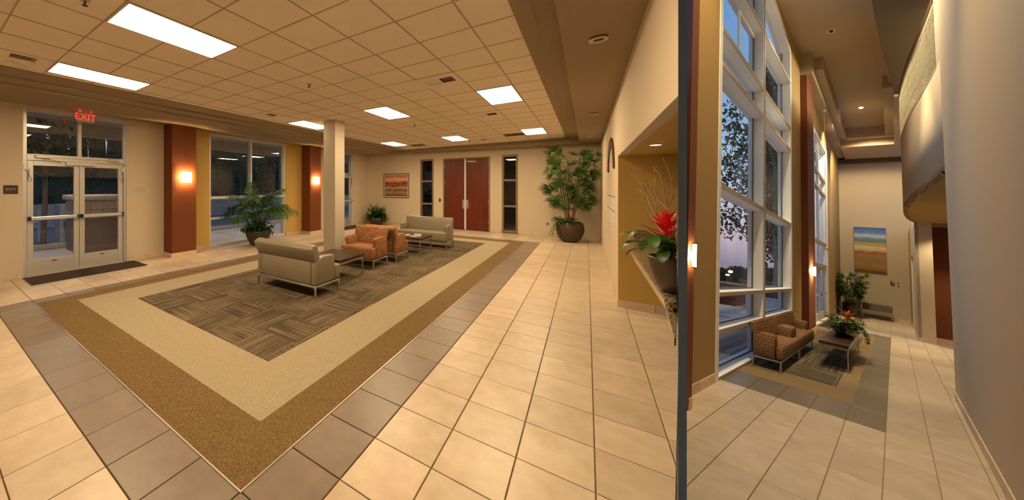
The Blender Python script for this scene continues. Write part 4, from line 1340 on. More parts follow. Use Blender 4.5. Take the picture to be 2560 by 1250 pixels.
for i, q in enumerate(TWIGS):
    a = Vector((.0, .05, .30)); b = Vector((q[0] - .60, q[1] - 3.97, q[2] - 1.10)); n = 16
    ph = rr.uniform(0, 6); am = rr.uniform(.04, .075)
    pts = []
    for k in range(n + 1):
        f = k / n
        c = a.lerp(b, f) + Vector((0, 0, .14 * math.sin(PI * f) * rr.uniform(.85, 1.1)))
        c += Vector((.3 * math.sin(9 * f + ph), math.cos(11 * f + ph), math.sin(10 * f + ph * 2))) * am * min(1, 3 * f)
        c.x = min(c.x, TP * (c.y + 3.97) - .05 - .60)
        pts.append(c)
    obj('curly_twig', MB().tube(pts, [.0045 * (1 - .75 * k / n) + .0012 for k in range(n + 1)], 6), M['twig'], t, smooth=True)
    m0 = pts[9]; e0 = m0 + Vector((rr.uniform(-.05, .02), rr.uniform(.1, .4), rr.uniform(.05, .35)))
    sp = [m0.lerp(e0, f / 6) + Vector((0, .05 * math.sin(f * 2.2 + ph), .05 * math.cos(f * 2 + ph) - .05 * math.cos(ph))) * min(1, f / 2) for f in range(7)]
    for c in sp: c.x = min(c.x, TP * (c.y + 3.97) - .05 - .60)
    obj('curly_twig', MB().tube(sp, [.0026 - .0003 * f for f in range(7)], 5), M['twig'], t, smooth=True)
# recessed lamp over the counter
t = thing('downlight', 'recessed downlight in the niche ceiling over the counter flowers', 'downlight', (.68, 5.6, 2.53))
mb = MB().lathe([(.05, .0), (.08, .0), (.078, -.006), (.05, -.004), (.05, .0)], 24); mb.f = mb.f[:-2]
obj('trim_ring', mb, M['ivory'], t)
obj('lamp', MB().lathe([(.004, -.003), (.05, -.003), (.05, 0), (.004, 0)], 16), M['lamp_spot'], t)

# =================================================================== outdoors beyond the lounge glass
XO = -10.2
ground = struct('ground', MB().box(-60, XO, -25, 45, -.25, -.03), M['pave'])
for (x0, x1) in ((-10.75, -10.4), (-14.2, -14.05)):
    obj('paver_band', MB().box(x0, x1, -25, 45, -.035, -.022), M['pave_dark'], ground)
for k in range(12):
    y = -6 + k * 2.4
    obj('score_line', MB().box(-14.0, -10.8, y, y + .03, -.035, -.026), M['pave_dark'], ground)
obj('kerb', MB().box(-14.5, -14.2, -25, 45, -.05, .10), M['stone'], ground)
obj('roadway', MB().box(-22, -14.5, -25, 45, -.04, -.026), M['asphalt'], ground)
struct('roof_canopy', MB().box(-13.6, -10.2, -8, 24, 4.15, 4.35).box(-13.7, -13.4, -8, 24, 3.72, 4.35).box(-10.3, -10.2, -8, 24, 3.93, 4.15), M['stone'])
struct('wall_garden', MB().box(-23.2, -22.8, -25, 45, -.05, 1.1), M['stone'])
ro = random.Random(11)
t = thing('hedge', 'dense dusk-dark hedge behind the low wall outside the lounge', 'hedge', (-25.6, 8, 0))
hm = MB()
for k in range(44):
    scatter_leaves(hm, 520, (ro.uniform(-.3, 1.1), -20 + k * 1.25, 3.6 + ro.uniform(-.4, .5)), (1.3, 1.3, 3.3 + ro.uniform(-.3, .7)), .11, ro, .8, .15)
stuff(obj('foliage', hm, M['hedge'], t))
bk = MB()
for k in range(60):
    y = -22 + k * 1.0
    bk.add([(-.6, y, 0), (.1, y, 0), (.1, y + 1.1, 0), (-.6, y + 1.1, 0), (-.5, y + .2, 5.6 + ro.uniform(-.5, .8)), (.0, y + .2, 5.6 + ro.uniform(-.5, .8)), (.0, y + .9, 5.6 + ro.uniform(-.5, .8)), (-.5, y + .9, 5.6 + ro.uniform(-.5, .8))],
           [(0, 1, 5, 4), (1, 2, 6, 5), (2, 3, 7, 6), (3, 0, 4, 7), (4, 5, 6, 7)])
stuff(obj('branch_mass', bk, M['far_tree'], t))
for k, (x, y, h, lab) in enumerate(((-15.2, 2.85, 6.0, 'slim street tree outside the left exit door leaf'), (-20.5, 9.6, 6.5, 'street tree outside the left pane of the bay window'), (-20.0, 14.5, 6.2, 'street tree outside the right pane of the bay window'))):
    t = thing('street_tree', lab, 'tree', (x, y, -.03), 0, 'street trees outside the lounge')
    obj('trunk', MB().tube([(0, 0, 0), (.05, .03, 1.3), (-.02, .06, 2.6), (.05, 0, 4.2)], [.085, .075, .065, .04], 8), M['bark'], t)
    for q in range(4):
        a = q * 1.6 + k
        obj('branch', MB().tube([(0, 0, 2.4 + q * .3), (.6 * math.cos(a), .6 * math.sin(a), 3.3 + q * .3), (1.2 * math.cos(a), 1.2 * math.sin(a), 3.9 + q * .35)], [.05, .035, .015], 6), M['bark'], t)
    stuff(obj('foliage', scatter_leaves(MB(), 2600, (0, 0, h * .68), (1.9, 1.9, 1.7), .10, ro, .7, .1), M['hedge'], t))
t = thing('masonry_pier', 'square masonry pier with a pale cap outside the right exit door', 'pier', (-13.0, 3.75, -.03))
obj('base', MB().box(-.62, .62, -.62, .62, 0, 1.06), M['pave_dark'], t)
for k in range(2):
    for q in range(4):
        for s in (-1, 1):
            obj('stone_block', MB().box(-.64 + q * .32 + .006, -.64 + q * .32 + .314, s * .64 - (.03 if s > 0 else 0), s * .64 + (.03 if s < 0 else 0), 1.07 + k * .27, 1.33 + k * .27), M['stone'], t, bevel=.006, segs=1)
            obj('stone_block', MB().box(s * .64 - (.03 if s > 0 else 0), s * .64 + (.03 if s < 0 else 0), -.64 + q * .32 + .006, -.64 + q * .32 + .314, 1.07 + k * .27, 1.33 + k * .27), M['stone'], t, bevel=.006, segs=1)
obj('core', MB().box(-.60, .60, -.60, .60, 1.06, 1.62), M['stone'], t)
obj('cap', MB().box(-.72, .72, -.72, .72, 1.62, 1.80), M['stone'], t, bevel=.05, segs=3)
t = thing('utility_box', 'blue-grey utility cabinet outside the left exit door', 'utility box', (-14.7, 3.55, -.03))
obj('cabinet', MB().box(-.35, .35, -.42, .42, .1, 1.45), M['utility'], t, bevel=.02)
obj('plinth', MB().box(-.38, .38, -.45, .45, 0, .1), M['stone'], t)
obj('door_seam', MB().box(.35, .354, -.006, .006, .16, 1.4), M['alu_dark'], t)
t = thing('bollard_rail', 'white handrail with a post outside the exit doors', 'handrail', (-16.2, 2.4, -.03))
for y in (-1.6, .55):
    obj('post', MB().tube([(0, y, 0), (0, y, 1.25)], .06, 10), M['white_paint'], t)
obj('rail', MB().tube([(0, -1.6, .75), (0, .55, .75)], .03, 8), M['white_paint'], t)
t = thing('planting_bed', 'low planted kerb bed outside the left exit door', 'planting bed', (-14.9, .8, -.03))
obj('soil', MB().box(-.6, .6, -1.6, 1.4, 0, .10), M['soil'], t)
stuff(obj('shrubs', scatter_leaves(MB(), 700, (0, -.1, .2), (.6, 1.5, .25), .07, ro, .8, .0), M['hedge'], t))
for k, y in enumerate((2.6, 8.6, 13.8)):  # lamps added to lighten the paving and pier outside
    t = thing('canopy_added_light', ('added lamp under the canopy outside the exit doors', 'added lamp under the canopy outside the bay window', 'added lamp under the canopy outside the far glass doors')[k], 'ceiling light', (-12.0, y, 4.15), 0, 'lamps added under the outdoor canopy')
    obj('trim_ring', MB().lathe([(.08, 0), (.11, 0), (.11, -.02), (.08, -.02)], 20), M['ivory'], t)
    obj('lamp', MB().lathe([(.004, -.012), (.08, -.012), (.08, -.004), (.004, -.004)], 16), M['lamp_spot'], t)
    l = bpy.data.lights.new('canopy_fill_lamp', 'SPOT'); l.energy = 420; l.color = (1, .80, .62); l.spot_size = 2.6; l.spot_blend = .8; l.shadow_soft_size = .1
    lo = bpy.data.objects.new('canopy_fill_lamp', l); COL.objects.link(lo); lo.location = (-12.0, y, 4.11)


# =================================================================== THE HALL (a across, b along, c up; HM sets the whole building)
# A right-angled hall; how long and how tall it is in itself cannot be read off one photograph,
# so its length and height (and with them its tiles and seats) follow the proportions that fit best.
AW, BF, AR = -1.66, 39.0, 0.76
TA, TB = 0.3366, 1.3466                                # its long floor tiles
GA, GB = 0.03, 9.30
hray = HM.inverted().to_3x3() @ Vector((PD[0], PD[1], 0))
hp0 = HM.inverted() @ Vector((0, 0, 0))
# side of the partition line in the hall's plan
hn = Vector((hray.y, -hray.x)); hn.normalize()
if hn.x < 0: hn = -hn
hd = hn.x * hp0.x + hn.y * hp0.y + 0.02
hfloor = struct('floor_hall', MB().prism(clip([(AW, 2.0), (2.6, 2.0), (2.6, BF), (AW, BF)], -hn.x, -hn.y, -hd), -.15, -.012), M['grout'], mw=HM)
hc, hg = [], []
for i in range(-6, 8):
    for j in range(-5, 23):
        a0, b0 = GA + i * TA, GB + j * TB
        a1, b1 = a0 + TA, b0 + TB
        am, bm_ = a0 + TA / 2, b0 + TB / 2
        if b0 > BF or b1 < 2.4 or a1 < AW: continue
        q = (max(a0, AW), a1, b0, min(b1, BF))
        if q[3] - q[2] < .05 or q[1] - q[0] < .02: continue
        if b1 < 14.7 and a0 > AR: continue
        inside = am < GA and GB < bm_ < GB + 13 * TB
        if inside:
            if am > GA - TA or bm_ < GB + TB or bm_ > GB + 12 * TB: hg.append(q)
        else:
            hc.append(q)
hcl = [(-hn.x, -hn.y, -hd - .02)]
tile_field(hfloor, 'floor_tile', hc, M['h_tile'], M['h_tile'], near=(0, 0), limit=300, clips=hcl, gap=.003)
tile_field(hfloor, 'taupe_floor_tile', hg, M['h_tile_grey'], M['h_tile_grey'], near=(0, 0), limit=300, clips=hcl, gap=.003)
ci = (AW, GA - TA, GB + TB, GB + 12 * TB)
pi_ = (-1.52, -.52, 12.0, 24.0)
cr_ = MB().box(ci[0], ci[1], ci[2], pi_[2], -.01, .004).box(ci[0], ci[1], pi_[3], ci[3], -.01, .004).box(ci[0], pi_[0], pi_[2], pi_[3], -.01, .004).box(pi_[1], ci[1], pi_[2], pi_[3], -.01, .004)
obj('carpet_border', cr_, M['h_carpet_tan'], hfloor)
cf = obj('carpet_field', MB().box(pi_[0] / .93, pi_[1] / .93, pi_[2] / 3.72, pi_[3] / 3.72, -.01, .005), M['h_strand'], hfloor, scale=(.93, 3.72, 1))
obj('metal_edge_strip', MB().box(ci[0], ci[1] + .006, ci[2] - .03, ci[2], -.01, .005).box(ci[1], ci[1] + .006, ci[2], ci[3], -.01, .005), M['steel'], hfloor)

# ---- window wall
def arch(b0, b1, c0, apex, k, mid=13.74, n=14):
    return [(b0 + (b1 - b0) * i / n, apex - k * ((b0 + (b1 - b0) * i / n) - mid) ** 2) for i in range(n + 1)]
W0, W1 = 8.93, 18.53
ar = arch(W0, W1, 10.2, 10.98, .030)
m = MB()
m.prism([(7.0, 0), (W0, 0), (W0, 12), (7.0, 12)], -1.95, AW, 'x')
m.prism([(W0, 12)] + ar + [(W1, 12)], -1.95, AW, 'x')
m.prism([(W1, 0), (25.0, 0), (25.0, 12), (W1, 12)], -1.95, AW, 'x')
m.prism([(25.0, 9.1), (31.0, 9.1), (31.0, 12), (25.0, 12)], -1.95, AW, 'x')
m.prism([(31.0, 0), (BF, 0), (BF, 12), (31.0, 12)], -1.95, AW, 'x')
struct('wall_hall_left', m, M['h_ochre'], mw=HM)
struct('pilaster', MB().prism([(-1.505, 6.42), (-1.505, 6.78), (AW, 6.78), (AW, 6.66)], 0, 11.0), M['h_rust'], mw=HM)
struct('pilaster', MB().box(AW, -1.505, 20.9, 22.95, 0, 10.15), M['h_rust'], mw=HM)
bl = struct('baseboard_hall_left', MB().box(AW, AW + .004, 7.0, W0, 0, .16).box(AW, AW + .004, W1, 20.9, 0, .16), M['grout'], mw=HM)
for b0, b1 in ((7.0, 7.9), (7.92, 8.92), (18.55, 19.7), (19.72, 20.88)):
    obj('base_tile', MB().box(AW, AW + .012, b0, b1, 0, .17), M['basetile'], bl)
for b0, b1 in ((6.6, 6.77), (20.91, 22.94)):
    obj('base_tile', MB().box(-1.505, -1.493, b0, b1, 0, .17), M['basetile'], bl)
wn = struct('window_4', MB(), M['h_frame'], mw=HM)
G0, G1 = -1.84, -1.845
bars = [(0.0, .06), (.88, .97), (1.62, 1.70), (3.82, 3.93), (6.46, 6.56), (7.25, 7.36), (9.0, 9.1)]
bm0, bm1 = 13.55, 13.80
fr = MB().prism([(W0, 0), (W0 + .22, 0), (W0 + .22, ar[1][1]), (W0, ar[0][1])], -1.93, AW + .008, 'x').prism([(W1 - .22, 0), (W1, 0), (W1, ar[-1][1]), (W1 - .22, ar[-2][1])], -1.93, AW + .008, 'x')
low = [(b, c - .20) for b, c in ar]
fr.prism(ar + low[::-1], -1.93, AW + .006, 'x')
obj('window_frame', fr, M['h_frame'], wn)
obj('mullion', MB().box(-1.93, AW, bm0, bm1, 0, 10.9), M['h_frame'], wn)
obj('mullion_edge', MB().box(AW, AW + .012, bm0 + .06, bm1 - .04, 0, 10.85), M['h_frame_tan'], wn)
for c0, c1 in bars:
    for (a, b) in ((W0 + .22, bm0), (bm1, W1 - .22)):
        obj('glazing_bar', MB().box(-1.93, AW, a, b, c0, c1), M['h_frame'], wn)
        obj('bar_edge', MB().box(AW, AW + .012, a, b, c0, c1), M['h_frame_tan'], wn)
for k in range(len(bars)):
    c0 = bars[k][1]; c1 = bars[k + 1][0] if k + 1 < len(bars) else 10.9
    for (a, b) in ((W0 + .22, bm0), (bm1, W1 - .22)):
        obj('pane', MB().box(G1, G0, a, b, c0, c1), M['h_glass'], wn)
        obj('gasket', MB().box(G0, G0 + .012, b - .10, b, c0, c1).box(G0, G0 + .012, a, b - .1, c0, c0 + .025), M['alu_dark'], wn)
obj('vent_sash', MB().box(G0, G0 + .03, 11.6, 11.75, 7.45, 8.95).box(G0, G0 + .03, 11.75, bm0, 7.45, 7.55).box(G0, G0 + .03, 11.75, bm0, 8.88, 8.95), M['h_frame'], wn)
wn = struct('window_5', MB(), M['h_frame'], mw=HM)
fr = MB().box(-1.93, AW + .01, 25.0, 25.25, 0, 9.1).box(-1.93, AW + .01, 30.75, 31.0, 0, 9.1).box(-1.93, AW, 25.25, 30.75, 8.95, 9.1).box(-1.80, -1.72, 27.9, 28.1, 2.7, 8.95).box(-1.9, AW, 25.25, 30.75, 0, .05)
obj('window_frame', fr, M['h_frame'], wn)
for c0, c1 in ((2.62, 2.80), (3.82, 3.95), (6.50, 6.62), (7.28, 7.40)):
    obj('glazing_bar', MB().box(-1.80, -1.69, 25.25, 30.75, c0, c1), M['h_frame_tan'], wn)
for c0, c1 in ((2.8, 3.82), (3.95, 6.5), (6.62, 7.28), (7.40, 8.95)):
    for (a, b) in ((25.25, 27.9), (28.1, 30.75)):
        obj('pane', MB().box(-1.78, -1.776, a, b, c0, c1), M['h_glass'], wn)
for a, b in ((25.25, 27.98), (28.02, 30.75)):
    lf = obj('door_leaf', MB().box(-1.79, -1.74, a, a + .35, .05, 2.62).box(-1.79, -1.74, b - .35, b, .05, 2.62).box(-1.79, -1.74, a + .35, b - .35, .05, .42).box(-1.79, -1.74, a + .35, b - .35, 2.5, 2.62), M['alu'], wn)
    obj('door_pane', MB().box(-1.77, -1.766, a + .35, b - .35, .42, 2.5), M['h_glass'], lf)
    obj('push_bar', MB().box(-1.71, -1.69, a + .15, b - .15, 1.28, 1.36), M['alu'], lf)
    obj('bar_end', MB().box(-1.74, -1.685, a + .1, a + .25, 1.27, 1.37), M['black'], lf)

# ---- far wall, corridor wall, near right wall
struct('wall_hall_back', MB().box(AW, 1.0, BF, BF + .4, 0, 10.2), M['h_wall'], mw=HM)
m = MB().box(.62, .70, 27.7, 31.6, 0, 5.0).box(.62, .70, 34.6, BF, 0, 5.4).box(.62, .70, 31.6, 34.6, 3.75, 5.4).box(.62, .99, 27.7, 27.75, 0, 5.0).box(.97, .99, 27.75, 29.3, 0, 5.0).box(.92, 1.0, 30.5, BF, 0, 5.4)
struct('wall_hall_corridor', m, M['h_wall'], mw=HM)
struct('wall_hall_recess', MB().box(.99, 2.6, 29.3, 29.5, 0, 5.0), M['h_rust'], mw=HM)
struct('wall_hall_right', MB().prism([(AR, -1.4), (AR + .12, -1.4), (AR + .12, 14.3), (AR, 14.3)], 0, 12), M['h_wall'], mw=HM)
struct('wall_hall_far_right', MB().box(2.5, 2.6, 14.3, 29.3, 0, 12).box(.88, 2.6, 14.0, 14.3, 0, 12), M['h_wall'], mw=HM)
brh = struct('baseboard_hall_right', MB().box(AR - .004, AR, 2.0, 14.3, 0, .15), M['grout'], mw=HM)
k = GB - 5 * TB
while k < 14.2:
    e = min(k + TB, 14.31)
    obj('base_tile', MB().box(AR - .012, AR, k + .008, e - .008, 0, .16), M['basetile'], brh)
    k += TB
bb2 = struct('baseboard_hall_back', MB().box(AW, .62, BF - .02, BF, 0, .15), M['grout'], mw=HM)
for k in range(6):
    obj('base_tile', MB().box(AW + k * .38 + .003, AW + k * .38 + .377, BF - .05, BF, 0, .16), M['basetile'], bb2)
bb3 = struct('baseboard_hall_corridor', MB().box(.616, .62, 27.7, 31.6, 0, .15), M['grout'], mw=HM)
for (x0, x1, y0, y1) in ((.608, .62, 27.66, 29.6), (.608, .62, 29.62, 31.6), (.608, .62, 34.6, BF - .06), (.608, .99, 27.66, 27.7), (.99, 1.6, 29.26, 29.3), (1.61, 2.4, 29.26, 29.3)):
    obj('base_tile', MB().box(x0, x1, y0, y1, 0, .16), M['basetile'], bb3)

# ---- the bowed mezzanine with its band of glass blocks
def smooth_line(P, n):
    out = []
    for i in range(len(P) - 1):
        p0 = Vector(P[max(i - 1, 0)]); p1 = Vector(P[i]); p2 = Vector(P[i + 1]); p3 = Vector(P[min(i + 2, len(P) - 1)])
        for k in range(n):
            t = k / n
            q = .5 * (2 * p1 + (p2 - p0) * t + (2 * p0 - 5 * p1 + 4 * p2 - p3) * t * t + (3 * p1 - p0 - 3 * p2 + p3) * t ** 3)
            out.append((q.x, q.y))
    out.append(tuple(P[-1]))
    return out
bow = smooth_line([(.765, 14.3), (.70, 15.6), (.60, 17.25), (.467, 19.3), (.372, 21.55), (.350, 22.9), (.395, 25.05), (.525, 27.0), (.76, 28.7)], 6)
inn = [(a + .10, b) for a, b in bow]
def curved(pts, pin, c0, c1):
    mb = MB(); n = len(pts)
    vs = [(a, b, c0) for a, b in pts] + [(a, b, c1) for a, b in pts] + [(a, b, c0) for a, b in pin] + [(a, b, c1) for a, b in pin]
    fs = []
    for i in range(n - 1):
        fs += [(i, i + 1, n + i + 1, n + i), (2 * n + i, 3 * n + i, 3 * n + i + 1, 2 * n + i + 1), (n + i, n + i + 1, 3 * n + i + 1, 3 * n + i), (i, 2 * n + i, 2 * n + i + 1, i + 1)]
    fs += [(0, n, 3 * n, 2 * n), (n - 1, 3 * n - 1, 4 * n - 1, 2 * n - 1)]
    return mb.add(vs, fs)
mz = struct('balcony_mezzanine', curved(bow, inn, 5.0, 7.55), M['h_wall'], mw=HM, smooth=False)
for p in mz.data.polygons: p.use_smooth = abs(p.normal.z) < .5 and p.area > .01
obj('end_pier', curved(bow[:4], inn[:4], 7.55, 12.0), M['h_wall'], mz)
obj('soffit', MB().prism(bow + [(.97, 29.28), (2.5, 29.3), (2.5, 14.3)], 5.0, 5.12), M['h_ochre'], mz)
obj('top_rail', curved([(a - .012, b) for a, b in bow[3:]], [(a + .11, b) for a, b in bow[3:]], 9.22, 9.42), M['bronze'], mz)
obj('block_sill', curved([(a - .006, b) for a, b in bow[3:]], inn[3:], 7.55, 7.62), M['h_frame_tan'], mz)
obj('block_head', curved([(a - .006, b) for a, b in bow[3:]], inn[3:], 9.12, 9.22), M['h_frame_tan'], mz)
# glass block: rippled, translucent, brightened by an added lamp behind
gm, gn, gb = mat_base('glass_block')
gb.inputs['Base Color'].default_value = (0.75, 0.72, 0.60, 1); gb.inputs['Roughness'].default_value = 0.12
gb.inputs['Transmission Weight'].default_value = 0.0
tr_ = gn.nodes.new('ShaderNodeBsdfTranslucent'); tr_.inputs[0].default_value = (0.9, 0.86, 0.70, 1)
ms_ = gn.nodes.new('ShaderNodeMixShader'); ms_.inputs[0].default_value = 0.6
tcx = gn.nodes.new('ShaderNodeTexCoord'); mpx = gn.nodes.new('ShaderNodeMapping'); mpx.inputs['Scale'].default_value = (4, 1.0, 2.2)
nzx = gn.nodes.new('ShaderNodeTexNoise'); nzx.inputs['Scale'].default_value = 4.0; nzx.inputs['Detail'].default_value = 3; nzx.inputs['Distortion'].default_value = 1.5
bpx = gn.nodes.new('ShaderNodeBump'); bpx.inputs['Strength'].default_value = 1.0; bpx.inputs['Distance'].default_value = 0.3
gn.links.new(tcx.outputs['Object'], mpx.inputs[0]); gn.links.new(mpx.outputs[0], nzx.inputs['Vector'])
gn.links.new(nzx.outputs['Fac'], bpx.inputs['Height']); gn.links.new(bpx.outputs[0], gb.inputs['Normal']); gn.links.new(bpx.outputs[0], tr_.inputs['Normal'])
gn.links.new(gb.outputs[0], ms_.inputs[1]); gn.links.new(tr_.outputs[0], ms_.inputs[2]); gn.links.new(ms_.outputs[0], gn.nodes['Material Output'].inputs[0])
seg = bow[3:44]
step = 3
for i in range(0, len(seg) - step, step):
    for rw in range(4):
        c0 = 7.63 + rw * .372
        A = seg[i:i + step + 1]
        mid = lambda p, q, f: (p[0] + (q[0] - p[0]) * f, p[1] + (q[1] - p[1]) * f)
        A = [mid(A[0], A[1], .12)] + A[1:-1] + [mid(A[-1], A[-2], .12)]
        obj('glass_block', curved([(a - .004, b) for a, b in A], [(a + .07, b) for a, b in A], c0 + .012, c0 + .36), gm, mz)

# ---- ceilings
cv = smooth_line([(-.20, 4.0), (-.10, 12.0), (-.05, 15.9), (.06, 20.0), (.29, 25.3)], 5)
struct('ceiling_hall', MB().box(-2.0, 2.6, -2.0, BF + .4, 11.04, 11.2), M['h_ceil'], mw=HM)
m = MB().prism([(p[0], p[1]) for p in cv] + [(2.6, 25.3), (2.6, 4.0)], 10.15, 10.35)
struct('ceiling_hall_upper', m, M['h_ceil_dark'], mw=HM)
m = MB()
for off, c in ((.0, 10.35), (.12, 10.70)):
    L_ = [(a - off, b) for a, b in cv]
    m.prism(L_ + [(2.6, 25.3), (2.6, 4.0)], c, 11.04)
m.box(AW, -1.38, 20.9, BF, 10.15, 11.04).box(-1.38, -1.18, 21.6, BF, 10.5, 11.04)
m.box(-1.38, 1.0, 34.6, BF, 10.05, 11.04).box(-1.18, 1.0, 34.0, 34.6, 10.45, 11.04)
m.box(.27, 1.0, 25.3, 34.6, 10.05, 11.04).box(.02, .27, 25.3, 34.0, 10.5, 11.04)
struct('trim_hall_tray', m, M['h_ceil'], mw=HM)
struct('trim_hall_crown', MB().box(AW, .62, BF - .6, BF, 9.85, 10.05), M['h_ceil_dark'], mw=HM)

# ---- lamps of the hall, seen and added
def hall_lamp(a, b, c, lab, energy, size=.12, spot=True):
    t = thing('downlight', lab, 'downlight', (a, b, c), 0, 'recessed downlights of the tall hall', HM)
    mb = MB().lathe([(.05, .0), (.095, .0), (.09, -.012), (.055, -.008), (.05, .0)], 24); mb.f = mb.f[:-2]
    obj('trim_ring', mb, M['ivory'], t, scale=(.9, 2.6, 1))
    return t
t = hall_lamp(-.58, 29.8, 11.035, 'bright round downlight in the tray ceiling of the tall hall', 0)
obj('lamp', MB().lathe([(.004, -.02), (.05, -.02), (.05, -.004), (.004, -.004)], 16), M['lamp_spot'], t, scale=(.9, 2.6, 1))
t = hall_lamp(-.87, 19.3, 11.035, 'unlit small round fitting in the ceiling above the tall window', 0)
obj('baffle', MB().lathe([(.004, -.006), (.05, -.006), (.05, -.003), (.004, -.003)], 16), M['dark'], t, scale=(.9, 2.6, 1))
def spot(a, b, c, e, ang=100, blend=.6, col=(1, .76, .45), rad=.15, tilt=(0, 0)):  # only the tray lamp has a fitting; the rest are added unseen
    l = bpy.data.lights.new('hall_lamp_or_fill', 'SPOT'); l.energy = e; l.color = col; l.spot_size = math.radians(ang); l.spot_blend = blend; l.shadow_soft_size = rad
    o = bpy.data.objects.new('hall_lamp_or_fill', l); COL.objects.link(o)
    o.matrix_world = HM @ Matrix.Translation((a, b, c)) @ Euler((tilt[0], tilt[1], 0)).to_matrix().to_4x4()
HE = 1.0
spot(-.58, 29.8, 10.98, 3200 * HE)
spot(-.35, 33.0, 10.3, 1550 * HE, 110, tilt=(.62, 0))  # added wash to brighten the far wall, no fitting there
spot(-1.1, 15.0, 10.6, 1200 * HE, 125, tilt=(0, -.55))  # added wash to warm the mezzanine front
spot(-.6, 16.4, 10.98, 2200 * HE, 45)  # added fill over the table plants
spot(.0, 17.0, 10.9, 1100 * HE, 125)  # added to brighten the mezzanine
spot(-.1, 12.0, 10.98, 4000 * HE)
spot(-.6, 6.5, 10.98, 3000 * HE)
spot(1.3, 22.5, 4.95, 700 * HE, 120)
spot(1.5, 27.0, 4.95, 420 * HE, 110)
pl_ = bpy.data.lights.new('mezzanine_backlight', 'AREA'); pl_.energy = 700 * HE; pl_.color = (1, .84, .58); pl_.shape = 'RECTANGLE'; pl_.size = 1.0; pl_.size_y = 8  # unseen area lamp added to light the glass blocks from behind
po = bpy.data.objects.new('mezzanine_backlight', pl_); COL.objects.link(po)
po.matrix_world = HM @ Matrix.Translation((1.4, 21, 10.1)) @ Euler((0, .6, 0)).to_matrix().to_4x4()

# =================================================================== THE HALL: the things in it
HS = (.93, 3.0, 1.08)
G = 'armchairs along the tall window'
SC = (2.95, .58, 1.06)
t = thing('armchair', 'brown basket-weave armchair nearest the camera by the tall window', 'armchair', (-1.39, 13.16, .006), -PI / 2, G, HM)
seat_unit(t, .96, M['h_fabric'], scale=SC)
dup(t, (-1.39, 16.06, .006), -PI / 2, 'brown basket-weave armchair beyond the first, next to the rust pilaster', None, HM)
t = thing('coffee_table', 'long dark wood table carrying the flower bowl in the hall', 'table', (-.665, 16.7, .006), PI / 2, None, HM)
table_unit(t, 1.5, .72, .50, scale=(3.25, .58, 1.26))

r = random.Random(9)
t = thing('flower_bowl', 'brown bowl of leaves with an orange bromeliad on the long hall table', 'potted plant', (-.625, 16.9, .637), 0, None, HM)
sb = (1.08, 3.7, 1.45)
pot_parts(t, [(.08, 0), (.11, 0), (.165, .07), (.195, .15), (.205, .20), (.195, .21), (.18, .20), (.02, .17)], sb, soil_r=.185, soil_z=.19)
bushy(t, 46, (0, 0, .18), (.34, .34, .27), .085, r, sb, ['leaf', 'leaf_dark', 'leaf_dark'])
bromeliad(t, (.07, -.09, .22), .78, sb, r, ('leaf_lime', 'orange'), 9, 14)
trailing(t, [(.17, -.05 + .04 * i, .2, -.3 + .2 * i) for i in range(4)], r, sb, .06, 8, .35)
for i in range(5):
    p = Vector((-.05, .05, .2)); pts = [p.copy()]; d = Vector((r.uniform(-.5, -.1), r.uniform(-.3, .3), 1)).normalized()
    for k in range(10):
        d = (d + Vector((r.uniform(-.35, .25), r.uniform(-.3, .3), r.uniform(-.35, .2)))).normalized(); p = p + d * .055; pts.append(p.copy())
    obj('curly_twig', MB().tube(pts, .0035, 5), M['twig'], t, scale=sb)

t = thing('lady_palm_planter', 'bushy potted palm in a brown pot by the far wall of the hall', 'potted plant', (-1.25, 36.6, 0), 0, None, HM)
sp_ = (.92, 3.0, 1.16)
pot_parts(t, [(.14, 0), (.18, 0), (.24, .15), (.28, .38), (.29, .56), (.27, .66), (.25, .66), (.02, .6)], sp_, soil_r=.25, soil_z=.63)
rhapis(t, .62, 1.6, .62, 170, random.Random(8), sp_, 'leaf', (9, .27, .030))
bushy(t, 18, (0, 0, .64), (.36, .36, .28), .09, r, sp_, ['leaf', 'leaf_dark'])
bromeliad(t, (-.2, -.1, .62), .5, sp_, r, ('leaf_dark', 'red'), 5, 8)
for i in range(3):
    obj('curly_twig', MB().tube([(-.1, -.1, .6), (-.16, -.15, .9 + .1 * i), (0, -.18, 1.15 - .1 * i), (.15, -.16, 1.0), (.1, -.2, .75)], .006, 5), M['twig'], t, scale=sp_)

t = thing('bench', 'low taupe upholstered bench against the far wall of the hall', 'bench', (-.41, 38.1, 0), 0, None, HM)
w2 = .47
obj('seat', MB().box(-w2, w2, -.5, .5, .50, .88), M['h_bench'], t, bevel=.02, segs=3)
fr = MB()
for y in (-.46, .42): fr.box(-w2 + .02, w2 - .02, y, y + .04, .445, .495)
for x in (-w2 + .01, w2 - .028): fr.box(x, x + .018, -.42, .42, .445, .495)
obj('frame', fr, M['steel'], t)
for x in (-w2 + .01, w2 - .028):
    for y in (-.46, .42): obj('leg', MB().box(x, x + .018, y, y + .04, 0, .445), M['steel'], t)

